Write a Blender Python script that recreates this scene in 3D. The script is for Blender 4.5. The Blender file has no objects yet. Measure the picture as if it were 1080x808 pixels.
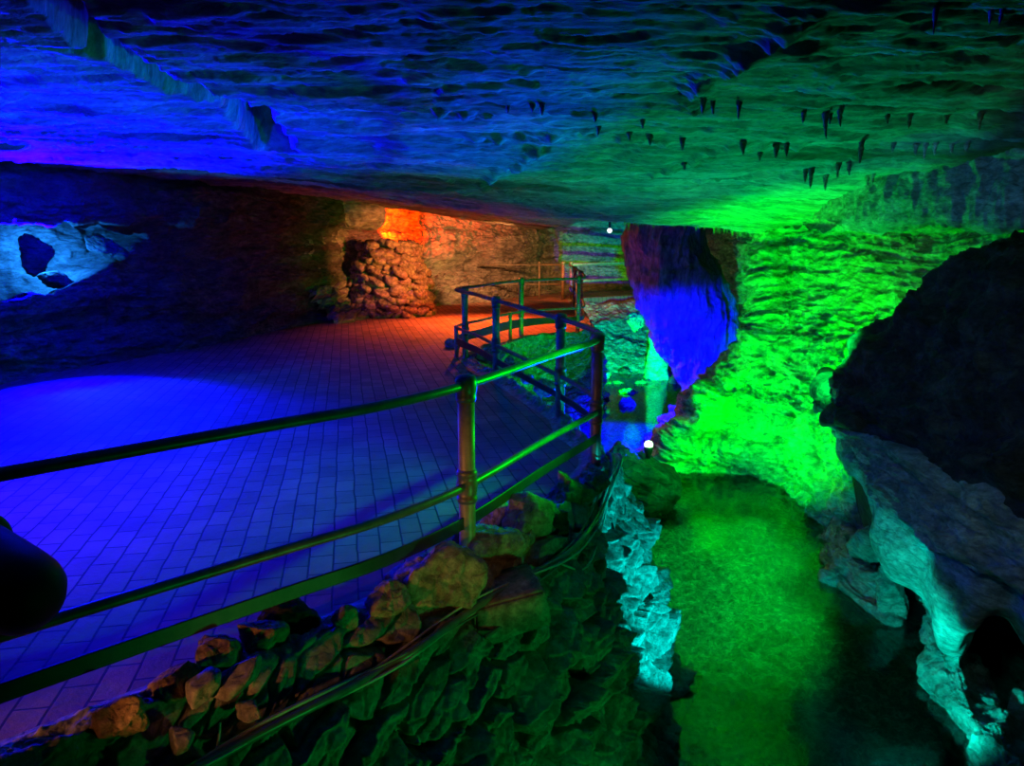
import bpy, bmesh, math, random
import numpy as np
from mathutils import Vector, Matrix
from mathutils.bvhtree import BVHTree

S = bpy.context.scene
COL = S.collection
random.seed(7)

# ------------------------------------------------------------------ camera
FPX, CX, CY = 816.0, 540.0, 404.0
EYE = 1.7
PITCH = math.atan(154.0 / FPX)
CP, SP = math.cos(PITCH), math.sin(PITCH)
cam = bpy.data.cameras.new('camera')
cam.sensor_fit = 'HORIZONTAL'
cam.sensor_width = 36.0
cam.lens = 36.0 * FPX / 1080.0
cam.clip_start = 0.05
co = bpy.data.objects.new('camera', cam)
COL.objects.link(co)
co.location = (0, 0, EYE)
co.rotation_euler = (math.pi / 2 - PITCH, 0, 0)
S.camera = co


def ray(px, py):
    a = (px - CX) / FPX
    b = -(py - CY) / FPX
    return np.array([a, CP + b * SP, -SP + b * CP])


def Wz(px, py, z):
    d = ray(px, py)
    t = (z - EYE) / d[2]
    return np.array([d[0] * t, d[1] * t, z])


def WY(px, py, Y):
    d = ray(px, py)
    t = Y / d[1]
    return np.array([d[0] * t, Y, EYE + d[2] * t])


# ------------------------------------------------------------------ noise
def _hash(ix, iy, iz, seed):
    h = (ix * np.uint32(374761393)) ^ (iy * np.uint32(668265263)) ^ (iz * np.uint32(2147483647)) ^ np.uint32((seed * 974711 + 12345) & 0xffffffff)
    h = (h ^ (h >> np.uint32(13))) * np.uint32(1274126177)
    h = h ^ (h >> np.uint32(16))
    h = h * np.uint32(2246822519)
    return h ^ (h >> np.uint32(15))


def perlin(p, seed=0):
    p = np.asarray(p, dtype=np.float64)
    f0 = np.floor(p)
    i = f0.astype(np.int64).astype(np.uint32)
    f = (p - f0).astype(np.float32)
    u = f * f * f * (f * (f * 6 - 15) + 10)
    out = np.zeros(p.shape[0], dtype=np.float32)
    for dx in (0, 1):
        wx = u[:, 0] if dx else 1 - u[:, 0]
        for dy in (0, 1):
            wy = u[:, 1] if dy else 1 - u[:, 1]
            for dz in (0, 1):
                wz = u[:, 2] if dz else 1 - u[:, 2]
                h = _hash(i[:, 0] + np.uint32(dx), i[:, 1] + np.uint32(dy), i[:, 2] + np.uint32(dz), seed)
                gx = (h & np.uint32(1023)).astype(np.float32) / 511.5 - 1
                gy = ((h >> np.uint32(10)) & np.uint32(1023)).astype(np.float32) / 511.5 - 1
                gz = ((h >> np.uint32(20)) & np.uint32(1023)).astype(np.float32) / 511.5 - 1
                out += wx * wy * wz * (gx * (f[:, 0] - dx) + gy * (f[:, 1] - dy) + gz * (f[:, 2] - dz))
    return out * 1.3


def fbm(p, oct=5, seed=0, gain=0.5, lac=2.03):
    p = np.asarray(p, dtype=np.float64)
    a, s = 1.0, np.zeros(p.shape[0], dtype=np.float32)
    for k in range(oct):
        s += a * perlin(p, seed + k * 17)
        p = p * lac + 3.17
        a *= gain
    return s


def ridged(p, oct=4, seed=0, gain=0.5):
    p = np.asarray(p, dtype=np.float64)
    a, s = 1.0, np.zeros(p.shape[0], dtype=np.float32)
    for k in range(oct):
        s += a * (1 - 2.2 * np.abs(perlin(p, seed + k * 13)))
        p = p * 2.07 + 1.7
        a *= gain
    return s


def rnd2(ix, iy, seed):
    h = _hash(ix.astype(np.int64).astype(np.uint32), iy.astype(np.int64).astype(np.uint32), np.zeros_like(ix).astype(np.int64).astype(np.uint32), seed)
    return (h & np.uint32(0xffff)).astype(np.float32) / 65535.0


def voronoi(u, v, seed=0, jit=0.85):
    """edge distance-like f2-f1, a random number per cell and the offset to the cell point"""
    iu, iv = np.floor(u), np.floor(v)
    f1 = np.full(u.shape, 9.0); f2 = np.full(u.shape, 9.0)
    cid = np.zeros(u.shape); ou = np.zeros(u.shape); ov = np.zeros(u.shape)
    for a in (-1, 0, 1):
        for b in (-1, 0, 1):
            ci, cj = iu + a, iv + b
            pu = ci + 0.5 + jit * (rnd2(ci, cj, seed) - 0.5)
            pv = cj + 0.5 + jit * (rnd2(ci, cj, seed + 5) - 0.5)
            d = np.sqrt((u - pu) ** 2 + (v - pv) ** 2)
            r = rnd2(ci, cj, seed + 9)
            near = d < f1
            f2 = np.where(near, f1, np.minimum(f2, d))
            cid = np.where(near, r, cid)
            ou = np.where(near, u - pu, ou); ov = np.where(near, v - pv, ov)
            f1 = np.where(near, d, f1)
    return f2 - f1, cid, ou, ov


def sstep(a, b, x):
    t = np.clip((x - a) / (b - a), 0, 1)
    return t * t * (3 - 2 * t)


def terrace(h, n, sharp=0.8):
    k = np.floor(h * n)
    f = h * n - k
    f = sstep(sharp, 1.0, f)
    return (k + f) / n


def poly_dist(p, poly):
    """distance of points (n x d) to a polyline and the parameter 0..1 along it"""
    poly = np.asarray(poly, dtype=float)
    best = np.full(len(p), 1e9); par = np.zeros(len(p))
    n = len(poly) - 1
    for k in range(n):
        a, b = poly[k], poly[k + 1]
        ab = b - a
        t = np.clip(((p - a) @ ab) / (ab @ ab), 0, 1)
        d = np.linalg.norm(p - (a + t[:, None] * ab), axis=1)
        m = d < best
        best = np.where(m, d, best); par = np.where(m, (k + t) / n, par)
    return best, par


# ------------------------------------------------------------------ mesh helpers
def link(name, me, mat=None, parent=None, smooth=True):
    if mat: me.materials.append(mat)
    if smooth: me.polygons.foreach_set('use_smooth', [True] * len(me.polygons))
    o = bpy.data.objects.new(name, me)
    COL.objects.link(o)
    if parent is not None:
        o.parent = parent
        o.matrix_parent_inverse = parent.matrix_basis.inverted()
    return o


def grid_mesh(name, P, mat, parent=None, flip=False, smooth=True):
    nu, nv = P.shape[:2]
    idx = np.arange(nu * nv).reshape(nu, nv)
    a, b, c, d = idx[:-1, :-1], idx[1:, :-1], idx[1:, 1:], idx[:-1, 1:]
    q = np.stack([a, b, c, d] if not flip else [a, d, c, b], axis=-1).reshape(-1, 4)
    me = bpy.data.meshes.new(name)
    me.vertices.add(nu * nv)
    me.vertices.foreach_set('co', P.reshape(-1).astype(np.float32))
    me.loops.add(len(q) * 4)
    me.loops.foreach_set('vertex_index', q.reshape(-1).astype(np.int32))
    me.polygons.add(len(q))
    me.polygons.foreach_set('loop_start', np.arange(0, len(q) * 4, 4, dtype=np.int32))
    me.update(calc_edges=True)
    return link(name, me, mat, parent, smooth)


def _cr(ctrl, n):
    """Catmull-Rom along axis 0 to n samples"""
    c = np.asarray(ctrl, dtype=float)
    m = len(c)
    t = np.linspace(0, m - 1, n)
    k = np.minimum(t.astype(int), m - 2)
    f = (t - k).reshape((-1,) + (1,) * (c.ndim - 1))
    p0 = c[np.maximum(k - 1, 0)]; p1 = c[k]; p2 = c[k + 1]; p3 = c[np.minimum(k + 2, m - 1)]
    return 0.5 * ((2 * p1) + (p2 - p0) * f + (2 * p0 - 5 * p1 + 4 * p2 - p3) * f ** 2 + (-p0 + 3 * p1 - 3 * p2 + p3) * f ** 3)


def spline(pts, n):
    """resample a smooth curve to even arc length"""
    d = _cr(pts, max(n * 4, 200))
    L = np.concatenate([[0], np.cumsum(np.linalg.norm(np.diff(d, axis=0), axis=1))])
    s = np.linspace(0, L[-1], n)
    return np.stack([np.interp(s, L, d[:, k]) for k in range(d.shape[1])], axis=1)


def surf(ctrl, nu, nv):
    c = np.asarray(ctrl, dtype=float)
    a = _cr(c, nu)
    b = _cr(np.swapaxes(a, 0, 1), nv)
    return np.swapaxes(b, 0, 1)


def normals(P):
    du = np.gradient(P, axis=0); dv = np.gradient(P, axis=1)
    n = np.cross(du, dv)
    l = np.linalg.norm(n, axis=2, keepdims=True)
    return n / np.maximum(l, 1e-9)


def displaced(P, fn, sign=1.0):
    n = normals(P) * sign
    d = fn(P.reshape(-1, 3)).reshape(P.shape[:2])
    return P + n * d[..., None]


def tube_mesh(name, pts, rad, mat, parent=None, seg=12, caps=True):
    pts = np.asarray(pts, dtype=float)
    n = len(pts)
    if np.isscalar(rad): rad = [rad] * n
    T = np.gradient(pts, axis=0)
    T /= np.linalg.norm(T, axis=1, keepdims=True) + 1e-12
    ref = np.array([0, 0, 1.0]) if abs(T[0][2]) < 0.9 else np.array([1.0, 0, 0])
    nrm = np.cross(T[0], ref); nrm /= np.linalg.norm(nrm)
    vs, fs = [], []
    for k in range(n):
        nrm = nrm - T[k] * (nrm @ T[k]); nrm /= np.linalg.norm(nrm)
        bn = np.cross(T[k], nrm)
        for j in range(seg):
            a = 2 * math.pi * j / seg
            vs.append(pts[k] + rad[k] * (math.cos(a) * nrm + math.sin(a) * bn))
    for k in range(n - 1):
        for j in range(seg):
            j2 = (j + 1) % seg
            fs.append((k * seg + j, k * seg + j2, (k + 1) * seg + j2, (k + 1) * seg + j))
    if caps:
        fs.append(tuple(range(seg))[::-1]); fs.append(tuple((n - 1) * seg + j for j in range(seg)))
    me = bpy.data.meshes.new(name)
    me.from_pydata([tuple(v) for v in vs], [], fs)
    return link(name, me, mat, parent)


def strap_mesh(name, pts, h, w, mat, parent=None):
    """flat bar of height h and thickness w swept along pts (upright)"""
    pts = np.asarray(pts, dtype=float); n = len(pts)
    if np.isscalar(h): h = [h] * n
    T = np.gradient(pts[:, :2], axis=0); T /= np.linalg.norm(T, axis=1, keepdims=True)
    vs, fs = [], []
    for k in range(n):
        nx, ny = -T[k][1] * w / 2, T[k][0] * w / 2
        x, y, z = pts[k]
        b = h[k] / 2
        c = min(w * 0.3, b * 0.3)
        for (s, zz) in ((1, -b + c), (1, b - c), (0.5, b), (-0.5, b), (-1, b - c), (-1, -b + c), (-0.5, -b), (0.5, -b)):
            vs.append((x + nx * s, y + ny * s, z + zz))
    for k in range(n - 1):
        for j in range(8):
            fs.append((k * 8 + j, k * 8 + (j + 1) % 8, (k + 1) * 8 + (j + 1) % 8, (k + 1) * 8 + j))
    fs.append(tuple(range(8))[::-1]); fs.append(tuple((n - 1) * 8 + j for j in range(8)))
    me = bpy.data.meshes.new(name)
    me.from_pydata(vs, [], fs)
    return link(name, me, mat, parent, smooth=False)


def lathe_mesh(name, prof, mat, parent=None, seg=32, M=None, smooth=True):
    """prof: list of (radius, height) about local z; M places it"""
    vs, fs = [], []
    n = len(prof)
    for r, z in prof:
        for j in range(seg):
            a = 2 * math.pi * j / seg
            v = Vector((r * math.cos(a), r * math.sin(a), z))
            vs.append(tuple(M @ v) if M else tuple(v))
    for k in range(n - 1):
        for j in range(seg):
            j2 = (j + 1) % seg
            fs.append((k * seg + j, k * seg + j2, (k + 1) * seg + j2, (k + 1) * seg + j))
    fs.append(tuple(range(seg))[::-1]); fs.append(tuple((n - 1) * seg + j for j in range(seg)))
    me = bpy.data.meshes.new(name)
    me.from_pydata(vs, [], fs)
    return link(name, me, mat, parent, smooth)


_ico = {}
def ico(sub):
    if sub not in _ico:
        bm = bmesh.new()
        bmesh.ops.create_icosphere(bm, subdivisions=sub, radius=1.0)
        bm.verts.ensure_lookup_table()
        v = np.array([x.co[:] for x in bm.verts])
        v /= np.linalg.norm(v, axis=1, keepdims=True)
        f = [tuple(x.index for x in p.verts) for p in bm.faces]
        bm.free()
        _ico[sub] = (v, f)
    return _ico[sub]


def stone_coords(seed, size, sub=4, facets=13, rough=0.05, flat=0.0, freq=5.0):
    """a broken stone: unit sphere cut by random planes, then noise; size = full extents"""
    r = np.random.RandomState(seed)
    v, f = ico(sub)
    nrm = r.normal(size=(facets, 3)); nrm /= np.linalg.norm(nrm, axis=1, keepdims=True)
    if flat:
        nrm = np.concatenate([nrm, [[0.08 * r.normal(), 0.08 * r.normal(), 1], [0.08 * r.normal(), 0.08 * r.normal(), -1]]])
        nrm /= np.linalg.norm(nrm, axis=1, keepdims=True)
    d = r.uniform(0.55, 0.92, size=len(nrm))
    c = v @ nrm.T
    rad = np.min(np.where(c > 0.05, d / np.maximum(c, 0.05), 9.0), axis=1)
    rad = np.minimum(rad, 1.02)
    p = v * rad[:, None]
    sc = np.array(size) / (p.max(0) - p.min(0))
    p = (p - (p.max(0) + p.min(0)) / 2) * sc
    m = float(np.mean(size))
    q = p / m
    dn = fbm(q * freq * 0.45, 3, seed + 3) * rough * 1.6 + ridged(q * freq, 3, seed + 7) * rough * 0.5 + fbm(q * freq * 3.2, 3, seed) * rough * 0.5
    return p + v * (dn * m)[:, None], f


def stone_mesh(name, seed, size, mat, loc=(0, 0, 0), rot=(0, 0, 0), parent=None, **k):
    p, f = stone_coords(seed, size, **k)
    me = bpy.data.meshes.new(name)
    me.from_pydata([tuple(x) for x in p], [], f)
    o = link(name, me, mat, parent)
    o.location = loc; o.rotation_euler = rot
    return o


def tag(o, label=None, cat=None, group=None, kind=None):
    if label: o['label'] = label
    if cat: o['category'] = cat
    if group: o['group'] = group
    if kind: o['kind'] = kind
    return o


def empty(name, loc, rz=0.0):
    o = bpy.data.objects.new(name, None)
    o.empty_display_size = 0.1
    COL.objects.link(o)
    o.location = loc; o.rotation_euler = (0, 0, rz)
    return o


# ------------------------------------------------------------------ materials
def newmat(name):
    m = bpy.data.materials.new(name)
    m.use_nodes = True
    nt = m.node_tree
    return m, nt, nt.nodes['Principled BSDF']


def N(nt, t, **k):
    n = nt.nodes.new(t)
    for a, b in k.items():
        if a in n.inputs.keys(): n.inputs[a].default_value = b
        else: setattr(n, a, b)
    return n


def ramp(nt, stops):
    r = nt.nodes.new('ShaderNodeValToRGB')
    e = r.color_ramp.elements
    while len(e) < len(stops): e.new(0.5)
    for x, (p, c) in zip(e, stops):
        x.position = p; x.color = (*c, 1)
    return r


def rock_mat(name, dark, mid, light, scale=1.0, stretch=(1, 1, 1), bump=0.5, rough=0.75, spec=0.35, bscale=9.0, dist=0.03, stain=None):
    m, nt, b = newmat(name)
    tc = N(nt, 'ShaderNodeTexCoord')
    mp = N(nt, 'ShaderNodeMapping'); mp.inputs['Scale'].default_value = [scale * s for s in stretch]
    nt.links.new(tc.outputs['Object'], mp.inputs['Vector'])
    n1 = N(nt, 'ShaderNodeTexNoise', Scale=2.2, Detail=9.0, Roughness=0.68, Distortion=0.4)
    nt.links.new(mp.outputs[0], n1.inputs['Vector'])
    r = ramp(nt, [(0.30, dark), (0.5, mid), (0.70, light)])
    nt.links.new(n1.outputs['Fac'], r.inputs['Fac'])
    n2 = N(nt, 'ShaderNodeTexNoise', Scale=bscale, Detail=8.0, Roughness=0.7)
    nt.links.new(mp.outputs[0], n2.inputs['Vector'])
    vo = N(nt, 'ShaderNodeTexVoronoi', Scale=bscale * 0.5); vo.feature = 'DISTANCE_TO_EDGE'
    wob = N(nt, 'ShaderNodeMixRGB'); wob.blend_type = 'ADD'; wob.inputs['Fac'].default_value = 0.35
    nt.links.new(mp.outputs[0], wob.inputs[1]); nt.links.new(n1.outputs['Color'], wob.inputs[2])
    nt.links.new(wob.outputs[0], vo.inputs['Vector'])
    vr = ramp(nt, [(0.0, (0, 0, 0)), (0.10, (1, 1, 1))])
    nt.links.new(vo.outputs['Distance'], vr.inputs['Fac'])
    mx = N(nt, 'ShaderNodeMath', operation='MULTIPLY_ADD'); mx.inputs[1].default_value = 0.28
    nt.links.new(vr.outputs['Color'], mx.inputs[0]); nt.links.new(n2.outputs['Fac'], mx.inputs[2])
    bp = N(nt, 'ShaderNodeBump', Strength=bump, Distance=dist)
    nt.links.new(mx.outputs[0], bp.inputs['Height'])
    nt.links.new(bp.outputs[0], b.inputs['Normal'])
    out = r.outputs['Color']
    if stain:
        n3 = N(nt, 'ShaderNodeTexNoise', Scale=0.55, Detail=6.0, Roughness=0.62)
        nt.links.new(mp.outputs[0], n3.inputs['Vector'])
        r3 = ramp(nt, [(0.5, (0, 0, 0)), (0.62, (1, 1, 1))])
        nt.links.new(n3.outputs['Fac'], r3.inputs['Fac'])
        mm = N(nt, 'ShaderNodeMixRGB'); mm.inputs[2].default_value = (*stain, 1)
        nt.links.new(r3.outputs['Color'], mm.inputs[0]); nt.links.new(out, mm.inputs[1])
        out = mm.outputs[0]
    n4 = N(nt, 'ShaderNodeTexNoise', Scale=bscale * 1.3, Detail=10.0, Roughness=0.75)
    nt.links.new(mp.outputs[0], n4.inputs['Vector'])
    r4 = ramp(nt, [(0.38, (0.5, 0.5, 0.5)), (0.60, (1.1, 1.1, 1.1))])
    nt.links.new(n4.outputs['Fac'], r4.inputs['Fac'])
    m4 = N(nt, 'ShaderNodeMixRGB'); m4.blend_type = 'MULTIPLY'; m4.inputs[0].default_value = 1.0
    nt.links.new(out, m4.inputs[1]); nt.links.new(r4.outputs['Color'], m4.inputs[2])
    nt.links.new(m4.outputs[0], b.inputs['Base Color'])
    b.inputs['Roughness'].default_value = rough
    b.inputs['Specular IOR Level'].default_value = spec
    return m


M_ceil = rock_mat('ceiling_limestone', (0.06, 0.055, 0.05), (0.34, 0.33, 0.31), (0.62, 0.60, 0.56), 0.9, (0.55, 2.6, 1.0), 0.7, 0.62, 0.4, 9, 0.02, stain=(0.12, 0.085, 0.05))
M_wall = rock_mat('strata_limestone', (0.10, 0.095, 0.085), (0.30, 0.28, 0.25), (0.50, 0.47, 0.42), 1.0, (1, 1, 3.0), 0.8, 0.8, 0.25, 5, 0.04)
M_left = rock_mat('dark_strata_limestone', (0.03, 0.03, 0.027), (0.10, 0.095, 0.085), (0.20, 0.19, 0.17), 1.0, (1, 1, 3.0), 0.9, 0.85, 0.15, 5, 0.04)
M_green = rock_mat('pale_limestone', (0.07, 0.065, 0.055), (0.34, 0.32, 0.29), (0.60, 0.57, 0.52), 1.6, (1, 1, 1.9), 1.0, 0.7, 0.3, 4.5, 0.05)
M_dark = rock_mat('dark_rock_and_recess_shade', (0.012, 0.011, 0.010), (0.04, 0.037, 0.034), (0.10, 0.095, 0.09), 1.5, (1, 1, 1.6), 1.0, 0.75, 0.12, 6, 0.03)
M_grey = rock_mat('grey_limestone', (0.10, 0.095, 0.085), (0.27, 0.26, 0.24), (0.5, 0.48, 0.45), 1.8, (1, 1, 2.2), 0.9, 0.65, 0.4, 6, 0.03)
M_stone = rock_mat('broken_stone', (0.14, 0.125, 0.095), (0.42, 0.37, 0.29), (0.64, 0.57, 0.46), 5.0, (1, 1, 1), 0.9, 0.85, 0.2, 4, 0.02)
M_brown = rock_mat('brown_stone', (0.13, 0.08, 0.05), (0.42, 0.27, 0.17), (0.65, 0.46, 0.30), 5.0, (1, 1, 1), 1.0, 0.9, 0.15, 5, 0.02)
M_rubble = rock_mat('rubble_stone', (0.10, 0.07, 0.05), (0.34, 0.24, 0.17), (0.55, 0.40, 0.29), 3.0, (1, 1, 1), 0.8, 0.85, 0.2, 4, 0.02)
M_slab = rock_mat('walling_slab', (0.10, 0.10, 0.09), (0.28, 0.27, 0.25), (0.48, 0.47, 0.44), 4.0, (1, 1, 1), 0.7, 0.7, 0.35, 6, 0.015)
M_bed = rock_mat('stream_gravel', (0.03, 0.03, 0.028), (0.20, 0.19, 0.17), (0.62, 0.59, 0.54), 7.0, (1, 1, 1), 0.8, 0.6, 0.4, 6, 0.02)
M_pillar = rock_mat('pillar_flowstone', (0.16, 0.14, 0.13), (0.36, 0.33, 0.31), (0.55, 0.5, 0.47), 1.6, (2.2, 2.2, 0.5), 0.7, 0.6, 0.4, 4, 0.03)
M_soda = rock_mat('dripstone', (0.10, 0.08, 0.06), (0.28, 0.22, 0.17), (0.5, 0.42, 0.34), 8.0, (1, 1, 1), 0.5, 0.5, 0.5, 6, 0.01)


def brick_mat():
    m, nt, b = newmat('path_brick')
    tc = N(nt, 'ShaderNodeTexCoord')
    mp = N(nt, 'ShaderNodeMapping')
    mp.inputs['Rotation'].default_value = (0, 0, math.radians(-102))
    nt.links.new(tc.outputs['Object'], mp.inputs['Vector'])
    wn = N(nt, 'ShaderNodeTexNoise', Scale=3.0, Detail=2.0)
    nt.links.new(mp.outputs[0], wn.inputs['Vector'])
    mix = N(nt, 'ShaderNodeMixRGB'); mix.blend_type = 'LINEAR_LIGHT'; mix.inputs[0].default_value = 0.012
    nt.links.new(mp.outputs[0], mix.inputs[1]); nt.links.new(wn.outputs['Color'], mix.inputs[2])
    br = N(nt, 'ShaderNodeTexBrick')
    br.inputs['Color1'].default_value = (0.40, 0.22, 0.17, 1)
    br.inputs['Color2'].default_value = (0.25, 0.145, 0.12, 1)
    br.inputs['Mortar'].default_value = (0.045, 0.035, 0.03, 1)
    br.inputs['Scale'].default_value = 1.0
    br.inputs['Mortar Size'].default_value = 0.006
    br.inputs['Mortar Smooth'].default_value = 0.25
    br.inputs['Brick Width'].default_value = 0.24
    br.inputs['Row Height'].default_value = 0.125
    nt.links.new(mix.outputs[0], br.inputs['Vector'])
    ns = N(nt, 'ShaderNodeTexNoise', Scale=1.3, Detail=8.0, Roughness=0.7)
    nt.links.new(tc.outputs['Object'], ns.inputs['Vector'])
    rr = ramp(nt, [(0.3, (0.55, 0.55, 0.55)), (0.7, (1.1, 1.1, 1.1))])
    nt.links.new(ns.outputs['Fac'], rr.inputs['Fac'])
    mu = N(nt, 'ShaderNodeMixRGB'); mu.blend_type = 'MULTIPLY'; mu.inputs[0].default_value = 1.0
    nt.links.new(br.outputs['Color'], mu.inputs[1]); nt.links.new(rr.outputs['Color'], mu.inputs[2])
    nt.links.new(mu.outputs[0], b.inputs['Base Color'])
    nf = N(nt, 'ShaderNodeTexNoise', Scale=14.0, Detail=6.0, Roughness=0.7)
    nt.links.new(tc.outputs['Object'], nf.inputs['Vector'])
    h = N(nt, 'ShaderNodeMath', operation='MULTIPLY_ADD'); h.inputs[1].default_value = -1.6
    nt.links.new(br.outputs['Fac'], h.inputs[0]); nt.links.new(nf.outputs['Fac'], h.inputs[2])
    bp = N(nt, 'ShaderNodeBump', Strength=0.6, Distance=0.012)
    nt.links.new(h.outputs[0], bp.inputs['Height']); nt.links.new(bp.outputs[0], b.inputs['Normal'])
    b.inputs['Roughness'].default_value = 0.72
    b.inputs['Specular IOR Level'].default_value = 0.2
    return m


def metal_mat(name, c1, c2, rough=0.4, metallic=0.3):
    m, nt, b = newmat(name)
    tc = N(nt, 'ShaderNodeTexCoord')
    n = N(nt, 'ShaderNodeTexNoise', Scale=9.0, Detail=7.0, Roughness=0.7)
    nt.links.new(tc.outputs['Object'], n.inputs['Vector'])
    r = ramp(nt, [(0.35, c1), (0.65, c2)])
    nt.links.new(n.outputs['Fac'], r.inputs['Fac']); nt.links.new(r.outputs['Color'], b.inputs['Base Color'])
    n2 = N(nt, 'ShaderNodeTexNoise', Scale=60.0, Detail=4.0)
    nt.links.new(tc.outputs['Object'], n2.inputs['Vector'])
    bp = N(nt, 'ShaderNodeBump', Strength=0.25, Distance=0.003)
    nt.links.new(n2.outputs['Fac'], bp.inputs['Height']); nt.links.new(bp.outputs[0], b.inputs['Normal'])
    b.inputs['Roughness'].default_value = rough
    b.inputs['Metallic'].default_value = metallic
    return m


def plain_mat(name, c, rough=0.5, spec=0.5):
    m, nt, b = newmat(name)
    tc = N(nt, 'ShaderNodeTexCoord')
    n = N(nt, 'ShaderNodeTexNoise', Scale=20.0, Detail=4.0)
    nt.links.new(tc.outputs['Object'], n.inputs['Vector'])
    r = ramp(nt, [(0.3, [x * 0.7 for x in c]), (0.7, [min(1, x * 1.2) for x in c])])
    nt.links.new(n.outputs['Fac'], r.inputs['Fac']); nt.links.new(r.outputs['Color'], b.inputs['Base Color'])
    b.inputs['Roughness'].default_value = rough; b.inputs['Specular IOR Level'].default_value = spec
    return m


def glow_mat(name, c, s):
    m, nt, b = newmat(name)
    b.inputs['Base Color'].default_value = (0.8, 0.8, 0.8, 1)
    b.inputs['Emission Color'].default_value = (*c, 1)
    b.inputs['Emission Strength'].default_value = s
    return m


def water_mat():
    m = bpy.data.materials.new('stream_water'); m.use_nodes = True
    nt = m.node_tree
    nt.nodes.remove(nt.nodes['Principled BSDF'])
    out = nt.nodes['Material Output']
    tr = N(nt, 'ShaderNodeBsdfTransparent'); tr.inputs['Color'].default_value = (0.62, 0.78, 0.72, 1)
    gl = N(nt, 'ShaderNodeBsdfGlossy'); gl.inputs['Roughness'].default_value = 0.03
    fr = N(nt, 'ShaderNodeFresnel', IOR=1.75)
    tc = N(nt, 'ShaderNodeTexCoord')
    mp = N(nt, 'ShaderNodeMapping'); mp.inputs['Scale'].default_value = (1.6, 1.0, 1)
    nt.links.new(tc.outputs['Object'], mp.inputs['Vector'])
    n = N(nt, 'ShaderNodeTexNoise', Scale=5.0, Detail=4.0, Roughness=0.6)
    nt.links.new(mp.outputs[0], n.inputs['Vector'])
    bp = N(nt, 'ShaderNodeBump', Strength=0.22, Distance=0.02)
    nt.links.new(n.outputs['Fac'], bp.inputs['Height'])
    nt.links.new(bp.outputs[0], gl.inputs['Normal']); nt.links.new(bp.outputs[0], fr.inputs['Normal'])
    mx = N(nt, 'ShaderNodeMixShader')
    nt.links.new(fr.outputs[0], mx.inputs[0]); nt.links.new(tr.outputs[0], mx.inputs[1]); nt.links.new(gl.outputs[0], mx.inputs[2])
    nt.links.new(mx.outputs[0], out.inputs['Surface'])
    return m


M_brick = brick_mat()
M_rail = metal_mat('painted_rail_steel', (0.09, 0.095, 0.08), (0.20, 0.20, 0.17), 0.4, 0.3)
M_post = metal_mat('weathered_post_paint', (0.16, 0.15, 0.11), (0.36, 0.33, 0.25), 0.45, 0.15)
M_bar = metal_mat('dark_bar_paint', (0.02, 0.022, 0.018), (0.05, 0.052, 0.045), 0.45, 0.2)
M_cable = plain_mat('cable_sheath', (0.16, 0.16, 0.16), 0.35, 0.6)
M_cable2 = plain_mat('pale_cable_sheath', (0.5, 0.5, 0.47), 0.4, 0.6)
M_black = plain_mat('black_lamp_paint', (0.012, 0.012, 0.012), 0.5, 0.3)
M_water = water_mat()

# ------------------------------------------------------------------ ceiling
def ceil_base(x, y):
    return 2.55 - 0.63 * sstep(4.0, 12.0, y) * sstep(-4.5, 2.0, x) - 0.14 * sstep(2.2, 3.8, x) * sstep(7.5, 10.0, y)


def on_ceil(px, py):
    d = ray(px, py); t = 3.0
    for _ in range(60):
        p = d * t
        t += (ceil_base(p[0], p[1]) - EYE - p[2]) * 0.6 / max(d[2], 0.03)
        t = min(max(t, 0.5), 30)
    return d * t


CRACK = [on_ceil(*q)[:2] for q in ((20, -25), (62, 12), (95, 42), (150, 76), (200, 95), (240, 108), (262, 118), (274, 134), (288, 152))]
CRACK_B = [on_ceil(*q)[:2] for q in ((-60, 50), (20, 52), (75, 58), (105, 62))]
CRUSTS = [[on_ceil(*q)[:2] for q in L] for L in (
    ((470, 190), (500, 196), (530, 203), (560, 211), (598, 219)),
    ((845, 5), (825, 25), (770, 58), (738, 78), (727, 100), (735, 108)),
    ((510, 182), (535, 172), (570, 158)),
    ((690, 178), (730, 165), (780, 150), (840, 152)),
    ((730, 195), (800, 190), (850, 180), (900, 165)),
    ((455, 108), (480, 112), (520, 112), (570, 112)),
    ((500, 148), (560, 146), (620, 142), (700, 150)))]
EDGES = [[on_ceil(*q)[:2] for q in L] for L in (
    ((840, 118), (900, 117), (980, 120), (1050, 124)),
    ((960, 88), (1000, 90), (1040, 98), (1100, 102)),
    ((820, 150), (900, 148), (1010, 148)),
    ((950, 20), (1000, 17), (1090, 25)))]


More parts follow.
